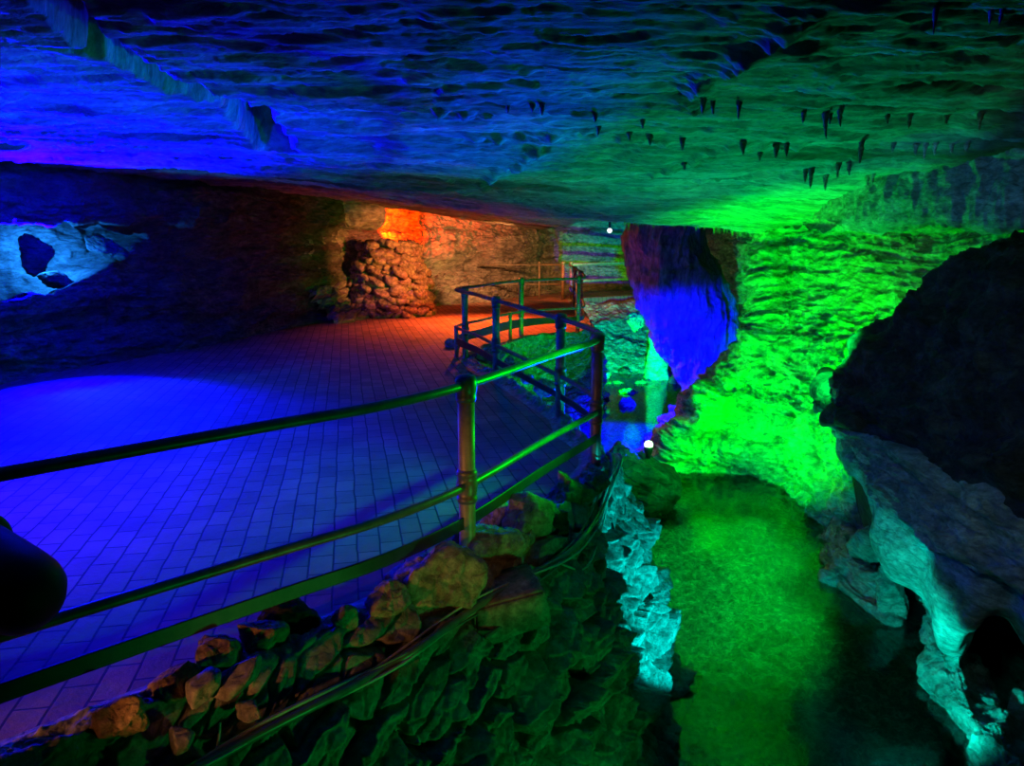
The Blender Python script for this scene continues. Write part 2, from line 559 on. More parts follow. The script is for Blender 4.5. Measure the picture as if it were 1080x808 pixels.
def ceil_z(xy):
    x, y = xy[:, 0], xy[:, 1]
    z0 = np.zeros_like(x)
    b = ceil_base(x, y)
    w = fbm(np.stack([x * 0.5, y * 0.8, z0], 1), 3, 5)
    h = fbm(np.stack([x * 0.22 + 0.15 * w, y * 0.75 + 0.25 * w, z0], 1), 5, 11) * 0.5 + 0.5
    t = terrace(h, 9, 0.72)
    d = (t - 0.5) * 0.24
    h2 = fbm(np.stack([x * 0.7 + 3, y * 2.6 + 0.4 * w, z0 + 4], 1), 4, 23) * 0.5 + 0.5
    d += (terrace(h2, 8, 0.82) - 0.5) * 0.10
    h3 = fbm(np.stack([x * 1.1 + 5, y * 7.0 + 0.5 * w, z0 + 9], 1), 4, 29) * 0.5 + 0.5
    d += (terrace(h3, 5, 0.85) - 0.5) * 0.05
    d += ridged(np.stack([x * 1.2, y * 11.0, z0 + 2], 1), 4, 31) * 0.008
    d += fbm(np.stack([x * 9, y * 16, z0 + 7], 1), 3, 37) * 0.006
    z = b + d * sstep(0, 2.0, y)
    # step down to the far right lip, then the roof jumps up behind it
    lip = sstep(12.2, 12.9, y + 0.35 * perlin(np.stack([x * 1.4, z0, z0], 1), 3)) * sstep(0.9, 1.7, x)
    z = z + lip * 0.9
    p2 = np.stack([x, y], 1)
    dc, tc_ = poly_dist(p2, CRACK)
    wd = (0.105 + 0.05 * perlin(np.stack([x * 5, y * 5, z0], 1), 8)) * (0.6 + 1.0 * tc_)
    z = z + 0.42 * (1 - sstep(0.55, 1.15, dc / wd))
    dc, _ = poly_dist(p2, CRACK_B)
    z = z + 0.25 * (1 - sstep(0.5, 1.2, dc / (0.10 + 0.04 * w)))
    for k, L in enumerate(CRUSTS):
        dc, _ = poly_dist(p2, L)
        r = 0.02 * (2.2 + 0.35 * y)
        lump = np.maximum(0, fbm(np.stack([x * 8, y * 8, z0 + k], 1), 3, 41) + 0.35)
        z = z - np.exp(-(dc / r) ** 2) * lump * 0.07
    for L in EDGES:
        dc, _ = poly_dist(p2, L)
        z = z + 0.05 * np.exp(-(dc / 0.05) ** 2)
    return z


na, nr = 760, 800
ang = np.radians(np.linspace(-62, 58, na)); rad = 1.3 * np.exp(np.linspace(0, math.log(26 / 1.3), nr))
AA, RR = np.meshgrid(ang, rad, indexing='ij')
XY = np.stack([(RR * np.sin(AA)).ravel(), (RR * np.cos(AA)).ravel()], 1)
Z = ceil_z(XY)
P = np.concatenate([XY, Z[:, None]], 1).reshape(na, nr, 3)
ceiling = tag(grid_mesh('ceiling', P, M_ceil, flip=True), 'low layered limestone cave ceiling with a dark crack at the left', 'ceiling', kind='structure')
cg = P
CEIL_V = P.reshape(-1, 3)


def ceil_hit(px, py):
    """where the built ceiling is met by the view ray"""
    d = ray(px, py); t0 = 1.5
    ts = np.linspace(1.2, 22, 900)
    pts = d[None, :] * ts[:, None]
    z = ceil_z(pts[:, :2])
    k = np.argmax(pts[:, 2] + EYE > z)
    if not (pts[k, 2] + EYE > z[k]): return None
    return np.array([pts[k, 0], pts[k, 1], z[k]])


def stalactite(p, L, r, seed):
    n = 9
    rr = np.random.RandomState(seed)
    pts, rad_ = [], []
    dx, dy = rr.normal(size=2) * 0.06 * L
    for k in range(n):
        t = k / (n - 1)
        pts.append((p[0] + dx * t * t, p[1] + dy * t * t, p[2] + 0.02 - (L + 0.02) * t))
        rad_.append(r * ((1 - t) ** 1.3 * 1.6 + 0.42 * (1 + 0.35 * rr.normal() * (0 < k < n - 1))) * (0.35 if k == n - 1 else 1))
    return tube_mesh('stalactite', pts, rad_, M_soda, ceiling, seg=8)


ST = [(871, 118, 22), (886, 117, 14), (876, 120, 10), (936, 121, 8), (960, 121, 12), (1034, 121, 14), (848, 118, 9), (998, 122, 6),
      (909, 149, 20), (976, 152, 14), (986, 152, 10), (966, 150, 8), (1004, 152, 8), (742, 106, 12), (752, 106, 12), (780, 107, 14), (720, 147, 9),
      (784, 150, 10), (802, 160, 8), (830, 151, 12), (819, 152, 9), (856, 178, 18), (871, 184, 14), (884, 172, 12), (896, 170, 10), (850, 178, 12),
      (915, 186, 8), (920, 184, 8), (988, 4, 22), (1046, 10, 10), (1058, 8, 14), (536, 110, 8), (562, 110, 7), (572, 108, 9), (628, 118, 7),
      (632, 132, 8), (678, 126, 7), (686, 144, 8), (664, 140, 7), (722, 172, 6), (1020, 150, 9), (942, 152, 7)]
for k, (px, py, L) in enumerate(ST):
    h = ceil_hit(px, py)
    if h is None or h[1] > 13: continue
    m = h[1] / FPX
    stalactite(h, L * m * 1.1, max(0.006, 2.0 * m), k)
rs = np.random.RandomState(3)
for k in range(44):
    px = 655 + 150 * (k + rs.rand()) / 44
    x = (px - CX) / FPX * 11.9
    ys = 11.3 + rs.rand() * 0.9
    x = (px - CX) / FPX * ys
    z = float(ceil_z(np.array([[x, ys]]))[0])
    stalactite(np.array([x, ys, z]), 0.04 + 0.09 * rs.rand(), 0.018, 500 + k)

# ------------------------------------------------------------------ left wall with the blue niche
def wall_disp(amp=0.14, sc=0.9, seed=0, strat=3.2, fine=0.03):
    def f(p):
        w = fbm(p * [0.6, 0.6, 0.9], 3, seed + 2)
        h = fbm(np.stack([p[:, 0] * 0.35 * sc, p[:, 1] * 0.35 * sc, p[:, 2] * strat + 0.5 * w], 1), 4, seed) * 0.5 + 0.5
        d = (terrace(h, 6, 0.6) - 0.5) * amp * 2
        d += fbm(p * [1.3 * sc, 1.3 * sc, 1.1], 5, seed + 50) * amp * 0.8
        d += ridged(p * [4.5, 4.5, 5.5], 4, seed + 80) * fine
        return d
    return f


plan = [(-7.2, 5.6), (-6.7, 7.4), (-6.2, 9.2), (-5.7, 10.6), (-5.1, 12.2), (-4.5, 14.2), (-3.95, 16.2), (-3.75, 17.0)]
prof = [(3.0, 0.35), (2.62, 0.25), (2.35, 0.32), (2.02, 0.36), (1.88, 0.28), (1.84, -0.02), (1.6, -0.12), (1.25, -0.12), (1.02, -0.05), (0.94, 0.12), (0.6, 0.05), (0.25, 0.1), (0.0, 0.2), (-0.25, 0.25)]
ctrl = []
for i, (x, y) in enumerate(plan):
    a = np.array(plan[max(i - 1, 0)]); b = np.array(plan[min(i + 1, len(plan) - 1)])
    t = (b - a) / np.linalg.norm(b - a); n = np.array([t[1], -t[0]])   # towards the path
    nich = 0.0
    row = []
    for z, o in prof:
        o2 = o + 0.12 * (0.99 < z < 1.86)
        row.append((x + n[0] * o2, y + n[1] * o2, z))
    ctrl.append(row)
P = surf(ctrl, 620, 300)
n_ = -normals(P)
ragg = 0.10 * fbm(P.reshape(-1, 3) * 3.0, 4, 97).reshape(P.shape[:2])
yy, zz = P[..., 1] + ragg, P[..., 2] + ragg * 0.6
tp = np.clip((yy - 9.9) / 1.5, 0, 1)
lo = 1.02 + 0.62 * tp ** 1.4 - 0.05 * (yy < 9.5)
hi = 1.84 - 0.12 * tp
nm = sstep(lo - 0.02, lo + 0.05, zz) * sstep(hi + 0.03, hi - 0.03, zz) * sstep(11.5, 11.35, yy)
low2 = sstep(0.0, 1.0, tp)
P = displaced(P, wall_disp(0.11, 1.0, 3), -1) - n_ * (nm * (0.95 - 0.45 * low2))[..., None]
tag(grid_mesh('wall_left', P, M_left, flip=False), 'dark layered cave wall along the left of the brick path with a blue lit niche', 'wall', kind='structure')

for k, (px, py, Y, w, h, lab) in enumerate(((38, 268, 10.15, 34, 42, 'dark upright stone standing before the brightest blue lit rock in the niche'),
                                          (62, 296, 10.3, 40, 16, 'low flat stone on the sill of the blue lit niche'),
                                          (112, 262, 10.75, 44, 18, 'ledge stone at the right end of the blue lit niche'))):
    c = WY(px, py, Y); m = Y / FPX
    o = stone_mesh('niche_stone', 560 + k, (w * m, 0.16, h * m), M_left, c, (0, 0.2 * k, 0.1), sub=4, rough=0.08)
    tag(o, lab, 'stone')

# back wall: warm lit face then the dark green far end
plan = [(-4.35, 15.6), (-3.8, 17.6), (-3.1, 19.0), (-2.3, 20.3), (-1.2, 21.6), (-0.2, 22.3), (0.5, 23.2), (1.2, 24.2), (2.6, 24.9), (4.0, 25.3), (6.0, 25.5)]
prof = [(3.2, 0.3), (2.75, 0.25), (2.3, 0.05), (1.95, 0.0), (1.78, 0.18), (1.6, 0.22), (1.2, 0.18), (0.85, 0.12), (0.6, 0.35), (0.3, 0.6), (0.0, 0.95), (-0.3, 1.1)]
ctrl = []
for i, (x, y) in enumerate(plan):
    a = np.array(plan[max(i - 1, 0)]); b = np.array(plan[min(i + 1, len(plan) - 1)])
    t = (b - a) / np.linalg.norm(b - a); n = np.array([t[1], -t[0]])
    rub = 1.0 if i < 5 else 0.25
    ctrl.append([(x + n[0] * (o if z > 0.7 else 0.12 + (o - 0.12) * rub), y + n[1] * (o if z > 0.7 else 0.12 + (o - 0.12) * rub), z) for z, o in prof])
P = surf(ctrl, 560, 260)


def back_disp(p):
    d = wall_disp(0.13, 1.2, 61)(p)
    s = p[:, 0] * 0.7 + p[:, 1] * 0.55
    e, c, ou, ov = voronoi(s / 0.30 + 0.2 * perlin(p * 3, 1), p[:, 2] / 0.15 + 0.3 * s, 4)
    rub = sstep(0.78, 0.62, p[:, 2]) * sstep(0.2, -0.6, p[:, 0])
    d += rub * (sstep(0.0, 0.25, e) * (0.07 + 0.16 * c) - 0.1)
    return d


P = displaced(P, back_disp, -1)
tag(grid_mesh('wall_back', P, M_wall), 'pale limestone wall at the far bend of the path lit warm orange', 'wall', kind='structure')

# a hanging band of rock at the top of the mound, catching the orange lamp
def blob(name, rings, mat, seed, nu=160, nv=140, amp=0.06, fn=None, aspect=0.7):
    """closed lofted rock: rings = (centre xyz, half width x, half depth y)"""
    c = np.array([r[0] for r in rings], float); hw = np.array([r[1] for r in rings], float); hd = np.array([r[2] for r in rings], float)
    C = _cr(np.concatenate([c, hw[:, None], hd[:, None]], 1), nv)
    th_ = np.linspace(0, 2 * math.pi, nu)
    P = np.zeros((nu, nv, 3))
    P[..., 0] = C[None, :, 0] + np.cos(th_)[:, None] * C[None, :, 3]
    P[..., 1] = C[None, :, 1] + np.sin(th_)[:, None] * C[None, :, 4]
    P[..., 2] = C[None, :, 2]
    f = fn or (lambda p: fbm(p * 1.6, 5, seed) * amp * 1.6 + ridged(p * [3, 3, 2], 3, seed + 9) * amp * 0.5)
    n = normals(P)
    out = P - P.mean(axis=0, keepdims=True)
    if np.sum(n[..., :2] * out[..., :2]) < 0: n = -n
    d = f(P.reshape(-1, 3)).reshape(nu, nv)
    P = P + n * d[..., None]
    P[-1] = P[0]
    return grid_mesh(name, P, mat)


p0, p1 = WY(350, 228, 16.9), WY(400, 228, 16.9)
cx_ = (p0 + p1) / 2
o = blob('hanging_rock', [((cx_[0], 17.1, 2.9), 0.55, 0.5), ((cx_[0], 17.1, 2.5), 0.56, 0.5), ((cx_[0], 17.1, 2.2), 0.54, 0.48), ((cx_[0], 17.1, 2.02), 0.5, 0.42), ((cx_[0] + 0.02, 17.1, 1.93), 0.4, 0.3), ((cx_[0], 17.1, 1.9), 0.05, 0.05)], M_wall, 77,
         fn=lambda p: ridged(p * [5, 5, 0.9], 3, 70) * 0.035 + fbm(p * 2, 4, 3) * 0.05)
tag(o, 'blunt tan rock hanging from the ceiling above the rubble mound', 'rock formation', kind='structure')

# ------------------------------------------------------------------ path edge and floor
# railing plan positions
RA = [(-3.4, 0.75), (-2.35, 1.62), (-1.63, 2.35), (-0.97, 3.0), (-0.58, 3.38)]
A_ = (-0.235, 3.87); B_ = (0.635, 5.60); C_ = (0.45, 7.1); D_ = (-0.19, 9.2); E_ = (-0.72, 10.9); F_ = (0.16, 13.4); G_ = (1.20, 14.1); H_ = (1.56, 21.3)
edge = [(-3.35, 0.6), (-2.28, 1.52), (-1.56, 2.26), (-0.88, 2.93), (-0.13, 3.80), (0.34, 4.65), (0.62, 5.3), (0.73, 5.7), (0.70, 6.15), (0.59, 6.6), (0.54, 7.2), (0.24, 8.2), (-0.08, 9.3), (-0.45, 10.4), (-0.52, 11.1), (-0.2, 11.9), (0.3, 13.0), (0.9, 13.55), (1.35, 13.9), (1.55, 15.0), (1.65, 17.5), (1.7, 20.0), (1.75, 21.5)]
ES = spline(edge, 700)
_t = np.gradient(ES, axis=0); _t /= np.linalg.norm(_t, axis=1, keepdims=True)
_t = np.stack([np.convolve(np.pad(_t[:, k], 15, mode='edge'), np.ones(31) / 31, 'valid') for k in (0, 1)], 1)
FL = [(e[0] - 0.19 * t_[1], e[1] + 0.19 * t_[0]) for e, t_ in zip(ES[::3], _t[::3])]
outer = FL + [(1.75, 25.5), (-6, 25.5), (-9.5, 16), (-9.5, 0.0), (-3.6, 0.0)]
bm = bmesh.new()
top = [bm.verts.new((x, y, 0)) for x, y in outer]
f = bm.faces.new(top)
ex = bmesh.ops.extrude_face_region(bm, geom=[f])
for v in ex['geom']:
    if isinstance(v, bmesh.types.BMVert): v.co.z -= 0.12
bmesh.ops.recalc_face_normals(bm, faces=bm.faces)
bmesh.ops.triangulate(bm, faces=bm.faces[:])
me = bpy.data.meshes.new('floor'); bm.to_mesh(me); bm.free()
tag(link('floor', me, M_brick, smooth=False), 'brick paved path curving through the cave', 'path', kind='structure')

# bridge deck at the far end
bm = bmesh.new()
q = [(1.6, 21.55), (4.6, 23.3), (4.3, 25.3), (1.4, 25.2)]
vs = [bm.verts.new((x, y, 0.02)) for x, y in q]
f = bm.faces.new(vs)
ex = bmesh.ops.extrude_face_region(bm, geom=[f])
for v in ex['geom']:
    if isinstance(v, bmesh.types.BMVert): v.co.z -= 0.22
bmesh.ops.recalc_face_normals(bm, faces=bm.faces)
bmesh.ops.bevel(bm, geom=bm.edges[:], offset=0.02, segments=2, affect='EDGES')
me = bpy.data.meshes.new('bridge_deck'); bm.to_mesh(me); bm.free()
tag(link('bridge_deck', me, M_brick, smooth=False), 'orange lit deck of the small bridge beyond the far handrail', 'bridge', kind='structure')

# ------------------------------------------------------------------ retaining wall below the path edge
WATER = -1.5
nU, nV = 2100, 400
# uneven sampling: dense near the camera
cum = np.concatenate([[0], np.cumsum(np.linalg.norm(np.diff(ES, axis=0), axis=1))])
dens = np.interp(ES[:, 1], [0, 5.8, 8, 22], [1, 1, 0.35, 0.12])
dens[cum > 8.5] = np.minimum(dens[cum > 8.5], 0.35)
cd = np.concatenate([[0], np.cumsum(dens[1:] * np.diff(cum))])
sU = np.interp(np.linspace(0, cd[-1], nU), cd, cum)
ex_ = np.interp(sU, cum, ES[:, 0]); ey_ = np.interp(sU, cum, ES[:, 1])
tx = np.gradient(ex_, sU); ty = np.gradient(ey_, sU)
tl = np.hypot(tx, ty); nx, ny = ty / tl, -tx / tl      # outwards, to the water
# smooth the normal so that the batter does not fold
ker = np.ones(61) / 61
nx = np.convolve(np.pad(nx, 30, mode='edge'), ker, 'valid'); ny = np.convolve(np.pad(ny, 30, mode='edge'), ker, 'valid')
vv = np.linspace(-0.2, 1.8, nV)
bat = np.interp(ey_, [0, 2, 4.2, 5.4, 6.2, 7.0], [0.25, 0.28, 0.36, 0.32, 0.12, 0.05])
bat[sU > 8.0] = 0.05
vp = np.maximum(vv, 0)
off = -0.02 + bat[:, None] * vp[None, :] + np.minimum(vv, 0)[None, :] + 0.04 * (1 - np.exp(-vp[None, :] * 6))
WP = np.stack([ex_[:, None] + nx[:, None] * off, ey_[:, None] + ny[:, None] * off, np.broadcast_to(0.004 - vp[None, :] + 0.02 * sstep(-0.2, -0.1, vv)[None, :], off.shape)], -1)
SU = np.broadcast_to(sU[:, None], off.shape).ravel(); VV = np.broadcast_to(vv[None, :], off.shape).ravel()
pf = WP.reshape(-1, 3)
wz = fbm(pf * 2.0, 3, 91) * 0.35
u1, v1 = SU + 0.12 * wz, VV + 0.25 * wz + 0.42 * SU
e1, c1, ou1, ov1 = voronoi(u1 / 0.29, v1 / 0.11, 21)
e2, c2, ou2, ov2 = voronoi(u1 / 0.12 + 7, v1 / 0.055 + 3, 33)
sel = rnd2(np.floor(u1 / 0.23), np.floor(v1 / 0.085), 77)
d1 = sstep(0.05, 0.17, e1) * (0.05 + 0.14 * c1 + 0.30 * ou1 * (c1 - 0.4) + 0.26 * ov1 * ((c1 * 7.3) % 1 - 0.35))
d2 = sstep(0.02, 0.3, e2) * (0.01 + 0.06 * c2)
dd = d1 + 0.45 * d2 + 0.010 * fbm(pf * 18, 3, 55) + 0.05 * fbm(pf * 1.5, 3, 56)
cap = sstep(-0.19, -0.08, VV) * sstep(0.06, 0.0, VV)
dd = dd * sstep(-0.02, 0.08, VV) * (0.35 + 0.65 * sstep(0.1, 0.55, VV)) - 0.02 * sstep(-0.02, 0.08, VV)
nn = np.stack([nx, ny, np.zeros_like(nx)], 1)
WPd = WP + nn[:, None, :] * dd.reshape(off.shape)[..., None]
# stones tip down a little so that their tops catch light
WPd[..., 2] += (0.02 * c1 * (sstep(0.02, 0.2, e1)) * sstep(-0.19, -0.1, VV) + cap * 0.05 * fbm(pf * 7, 4, 12)).reshape(off.shape)
wall_ret = tag(grid_mesh('wall_retaining', WPd, M_slab), 'rough dry stone retaining wall under the edge of the path', 'wall', kind='structure')
# top cap strip: ragged stony verge between the bricks and the wall
def edge_at(y=None, s=None):
    k = int(np.argmin(abs(cum - s)))
    return ES[k]

BV = BVHTree.FromPolygons([tuple(v) for v in WPd[::4, ::3].reshape(-1, 3)],
                          [(i * len(vv[::3]) + j, (i + 1) * len(vv[::3]) + j, (i + 1) * len(vv[::3]) + j + 1, i * len(vv[::3]) + j + 1)
                           for i in range(len(sU[::4]) - 1) for j in range(len(vv[::3]) - 1)])


def wall_hit(px, py, lift=0.05):
    d = Vector(ray(px, py)).normalized()
    h = BV.ray_cast(Vector((0, 0, EYE)), d)
    if h[0] is None: return None
    return np.array(h[0] - d * lift)


# ------------------------------------------------------------------ stream
bx, by = np.linspace(-3.5, 8, 420), 0.6 * np.exp(np.linspace(0, math.log(25 / 0.6), 520))
BX, BY = np.meshgrid(bx, by, indexing='ij')
pb = np.stack([BX.ravel(), BY.ravel(), np.zeros(BX.size)], 1)
e, c, _, _ = voronoi(pb[:, 0] / 0.13 + 0.3 * perlin(pb * 4, 2), pb[:, 1] / 0.11, 8)
zb = WATER - 0.24 + 0.09 * fbm(pb * 0.9, 4, 4) + 0.045 * c * sstep(0.0, 0.4, e) + 0.012 * fbm(pb * 9, 3, 6)
e, c, _, _ = voronoi(pb[:, 0] / 0.5 + 0.3 * perlin(pb * 2, 2), pb[:, 1] / 0.35, 18)
zb += 0.07 * np.maximum(0, c - 0.5) * sstep(0.05, 0.25, e) * 2
P = np.stack([BX, BY, zb.reshape(BX.shape)], -1)
tag(grid_mesh('stream_bed', P, M_bed), 'stony bed of the shallow cave stream', 'stream bed', kind='structure')
me = bpy.data.meshes.new('stream_water')
me.from_pydata([(-3.4, 0.5, WATER), (7.9, 0.5, WATER), (7.9, 24.5, WATER), (-3.4, 24.5, WATER)], [], [(0, 1, 2, 3)])
tag(link('stream_water', me, M_water, smooth=False), 'still shallow stream reflecting the green lit wall', 'water', kind='structure')

# ------------------------------------------------------------------ green wall on the right
rows = [
    [(797, 215, 14.5), (797, 215, 11.6), (840, 215, 11.2), (890, 215, 10.7), (950, 215, 10.1), (1020, 215, 9.4), (1090, 215, 8.6), (1230, 215, 7.0)],
    [(797, 240, 14.5), (797, 240, 11.5), (840, 240, 11.1), (890, 240, 10.6), (950, 240, 10.0), (1020, 240, 9.3), (1090, 240, 8.5), (1230, 240, 7.0)],
    [(793, 300, 14.2), (793, 300, 11.3), (840, 300, 10.8), (890, 300, 10.3), (950, 300, 9.8), (1020, 300, 9.2), (1090, 300, 8.5), (1230, 300, 7.0)],
    [(800, 350, 13.8), (800, 350, 11.0), (838, 350, 10.5), (875, 350, 10.1), (930, 350, 9.6), (1000, 350, 9.0), (1090, 350, 8.3), (1230, 350, 7.0)],
    [(752, 402, 13.6), (752, 402, 10.9), (800, 402, 10.3), (850, 402, 9.8), (893, 402, 9.3), (950, 402, 8.8), (1050, 402, 8.0), (1230, 402, 7.0)],
    [(715, 448, 13.5), (715, 448, 10.8), (770, 448, 10.2), (832, 448, 9.7), (872, 448, 9.0), (905, 448, 8.4), (1000, 448, 7.8), (1230, 448, 7.0)],
    [(688, 489, 13.5), (688, 489, 10.72), (750, 492, 10.4), (815, 500, 10.0), (852, 530, 8.9), (885, 575, 7.9), (960, 600, 7.3), (1230, 600, 6.8)],
]
ctrl = [[WY(*q) for q in r] for r in rows]
ctrl.insert(0, [np.array([p[0], p[1], 3.1]) for p in ctrl[0]])
ctrl.append([np.array([p[0], p[1] - 0.05, -2.0]) for p in ctrl[-1]])
P = surf(ctrl, 560, 640)
GASH = [WY(708, 481, 10.6), WY(735, 468, 10.45), WY(765, 450, 10.25), WY(792, 428, 10.1)]
GASH2 = [WY(868, 470, 9.0), WY(877, 500, 8.6), WY(882, 525, 8.3)]


def green_disp(p):
    d = wall_disp(0.15, 1.0, 131, 3.4, 0.045)(p)
    d += ridged(p * [2.2, 2.2, 2.6], 4, 7) * 0.06
    d += ridged(p * [9, 9, 12], 3, 57) * 0.016
    dd, t = poly_dist(p, GASH)
    d -= 0.22 * np.exp(-(dd / (0.13 + 0.08 * t)) ** 2)
    d += 0.15 * np.exp(-(poly_dist(p + [0, 0, -0.22], GASH)[0] / 0.2) ** 2)
    dd, t = poly_dist(p, GASH2)
    d -= 0.3 * np.exp(-(dd / 0.1) ** 2)
    return d


n_ = normals(P); P = P + (n_ * (-1 if n_[280, 320, 1] > 0 else 1)) * green_disp(P.reshape(-1, 3)).reshape(P.shape[:2])[..., None]
tag(grid_mesh('wall_right', P, M_green), 'tall rough limestone wall glowing bright green over the stream', 'wall', kind='structure')

# rock ledge step in the roof at the right
rows = []
for z_, o_ in ((2.8, -0.3), (2.42, 0.02), (2.36, 0.0), (2.15, 0.05), (1.95, 0.08), (1.86, 0.05), (1.84, -0.25), (1.86, -1.2), (1.88, -2.6), (1.9, -4.0)):
    r = []
    for px, Y, sh in ((796, 11.9, 0), (826, 10.7, 0), (850, 9.6, 0.0), (880, 8.5, 0), (925, 7.7, 0), (990, 7.1, 0), (1060, 6.6, 0), (1180, 6.2, 0), (1330, 6.0, 0)):
        x = (px - CX) / FPX * Y
        r.append((x + (0.05 if px < 870 else 0), Y - o_, z_ + (0.0)))
    rows.append(r)
P = surf(rows, 300, 420)


def ledge_disp(p):
    return ridged(p * [3.2, 3.2, 0.9], 4, 3) * 0.05 + fbm(p * 1.7, 5, 9) * 0.07 + ridged(p * [7, 7, 3], 3, 13) * 0.015


n_ = normals(P); s_ = -1 if n_[100, 200, 1] > 0 else 1
P = P + n_ * s_ * ledge_disp(P.reshape(-1, 3)).reshape(P.shape[:2])[..., None]
tag(grid_mesh('rock_ledge', P, M_grey), 'grey fluted rock step in the ceiling above the green wall', 'rock formation', kind='structure')

# recess wall behind the pillar, the dark green back
rows = []
for z_ in (3.2, 2.2, 1.2, 0.3, -0.6, -1.4, -2.0):
    rows.append([(5.2, 26.0, z_), (4.9, 23.0, z_), (4.9, 20.0, z_), (5.3, 18.2, z_), (5.4, 16.0, z_), (5.5, 13.5, z_), (6, 11.2, z_)])
P = surf(rows, 220, 320)
n_ = normals(P); s_ = -1 if n_[110, 160, 1] > 0 else 1
P = P + n_ * s_ * wall_disp(0.16, 1.0, 301)(P.reshape(-1, 3)).reshape(P.shape[:2])[..., None]
tag(grid_mesh('wall_recess', P, M_green), 'dim green rock wall in the recess behind the blue pillar', 'wall', kind='structure')

# ------------------------------------------------------------------ blue pillar
rings = []
PY = 15.6
for py, l, r in ((205, 662, 742), (230, 664, 738), (262, 664, 740), (292, 668, 754), (318, 678, 766), (345, 690, 772), (372, 702, 776), (392, 712, 770), (408, 722, 758), (418, 728, 752)):
    a, b = WY(l, py, PY), WY(r, py, PY)
    hw = (b[0] - a[0]) / 2
    rings.append((((a[0] + b[0]) / 2, PY, a[2]), hw, 0.5 * hw + 0.15))
rings.append(((rings[-1][0][0], PY, -1.75), 0.12, 0.12))


def pil_disp(p):
    w = fbm(p * 1.5, 3, 3)
    return ridged(np.stack([p[:, 0] * 3.4 + 0.4 * w, p[:, 1] * 3.4, p[:, 2] * 0.6 + w * 0.3], 1), 3, 17) * 0.075 + fbm(p * [1.6, 1.6, 1.1], 4, 8) * 0.16 + ridged(p * [1.4, 1.4, 3], 3, 21) * 0.03


tag(blob('rock_pillar', rings, M_pillar, 5, 300, 300, fn=pil_disp), 'rock pillar tapering into the stream with a blue lit lower half', 'rock formation', kind='structure')

# far bank, lit green, under the bridge
rows = []
for z_, y_, in ((-0.12, 22.6), (-0.14, 21.9), (-0.5, 21.0), (-0.8, 20.2), (-1.2, 19.2), (-1.45, 18.3), (-1.7, 17.8)):
    rows.append([(x, y_ + 0.25 * (x - 2.5), z_) for x in (1.3, 2.0, 2.8, 3.6, 4.4, 5.2)])
P = surf(rows, 200, 240)
P = displaced(P, lambda p: wall_disp(0.10, 1.4, 401)(p), -1 if normals(P)[100, 120, 2] < 0 else 1)
tag(grid_mesh('stream_bank', P, M_green), 'ribbed rock bank glowing green below the far bridge', 'rock bank', kind='structure')

# ------------------------------------------------------------------ big dark boulder and the strata under it (right foreground)
def W3(px, py, Y): return WY(px, py, Y)


rows = [
    [(905, 470, 8.6), (915, 400, 8.5), (955, 362, 8.3), (995, 335, 8.0), (1035, 300, 7.6), (1095, 285, 7.0), (1200, 270, 6.6), (1350, 262, 6.2)],
    [(889, 432, 6.9), (902, 383, 6.9), (945, 350, 6.6), (985, 326, 6.2), (1025, 287, 5.7), (1085, 277, 5.2), (1200, 262, 4.8), (1350, 255, 4.4)],
    [(889, 438, 6.4), (915, 415, 6.2), (955, 400, 5.8), (1000, 392, 5.3), (1045, 385, 4.9), (1100, 380, 4.5), (1230, 380, 4.1), (1380, 380, 3.8)],
    [(890, 446, 6.2), (922, 450, 5.9), (960, 458, 5.4), (1003, 465, 4.9), (1045, 475, 4.5), (1100, 490, 4.1), (1240, 510, 3.7), (1400, 520, 3.4)],
    [(892, 452, 6.15), (920, 462, 5.8), (955, 478, 5.3), (995, 500, 4.8), (1035, 525, 4.4), (1090, 560, 4.0), (1230, 620, 3.55), (1400, 680, 3.2)],
    [(896, 472, 6.15), (918, 492, 5.75), (948, 518, 5.25), (985, 545, 4.75), (1025, 575, 4.35), (1085, 606, 3.95), (1230, 680, 3.5), (1400, 760, 3.1)],
    [(900, 490, 6.2), (915, 512, 5.8), (940, 540, 5.35), (975, 568, 4.85), (1018, 598, 4.45), (1082, 630, 4.05), (1230, 715, 3.55), (1400, 800, 3.1)],
    [(905, 512, 6.2), (918, 555, 5.75), (942, 602, 5.35), (975, 648, 4.95), (1006, 684, 4.65), (1050, 655, 4.35), (1230, 740, 3.8), (1400, 820, 3.3)],
    [(909, 515, 6.9), (926, 550, 6.6), (955, 590, 6.3), (985, 620, 6.1), (1020, 640, 5.9), (1070, 650, 5.6), (1230, 730, 5.0), (1400, 815, 4.4)],
    [(912, 560, 7.3), (932, 620, 7.0), (962, 680, 6.7), (1000, 720, 6.4), (1040, 750, 6.1), (1095, 790, 5.8), (1240, 840, 5.0), (1400, 900, 4.4)],
]
ctrl = np.array([[W3(*q) for q in r] for r in rows])
ctrl = np.concatenate([ctrl[:, :1] + np.array([0.5, 1.6, 0]), ctrl], axis=1)
P = surf(ctrl, 620, 640)
BV_ = np.linspace(0, 9, 620)[:, None] * np.ones((1, 640))


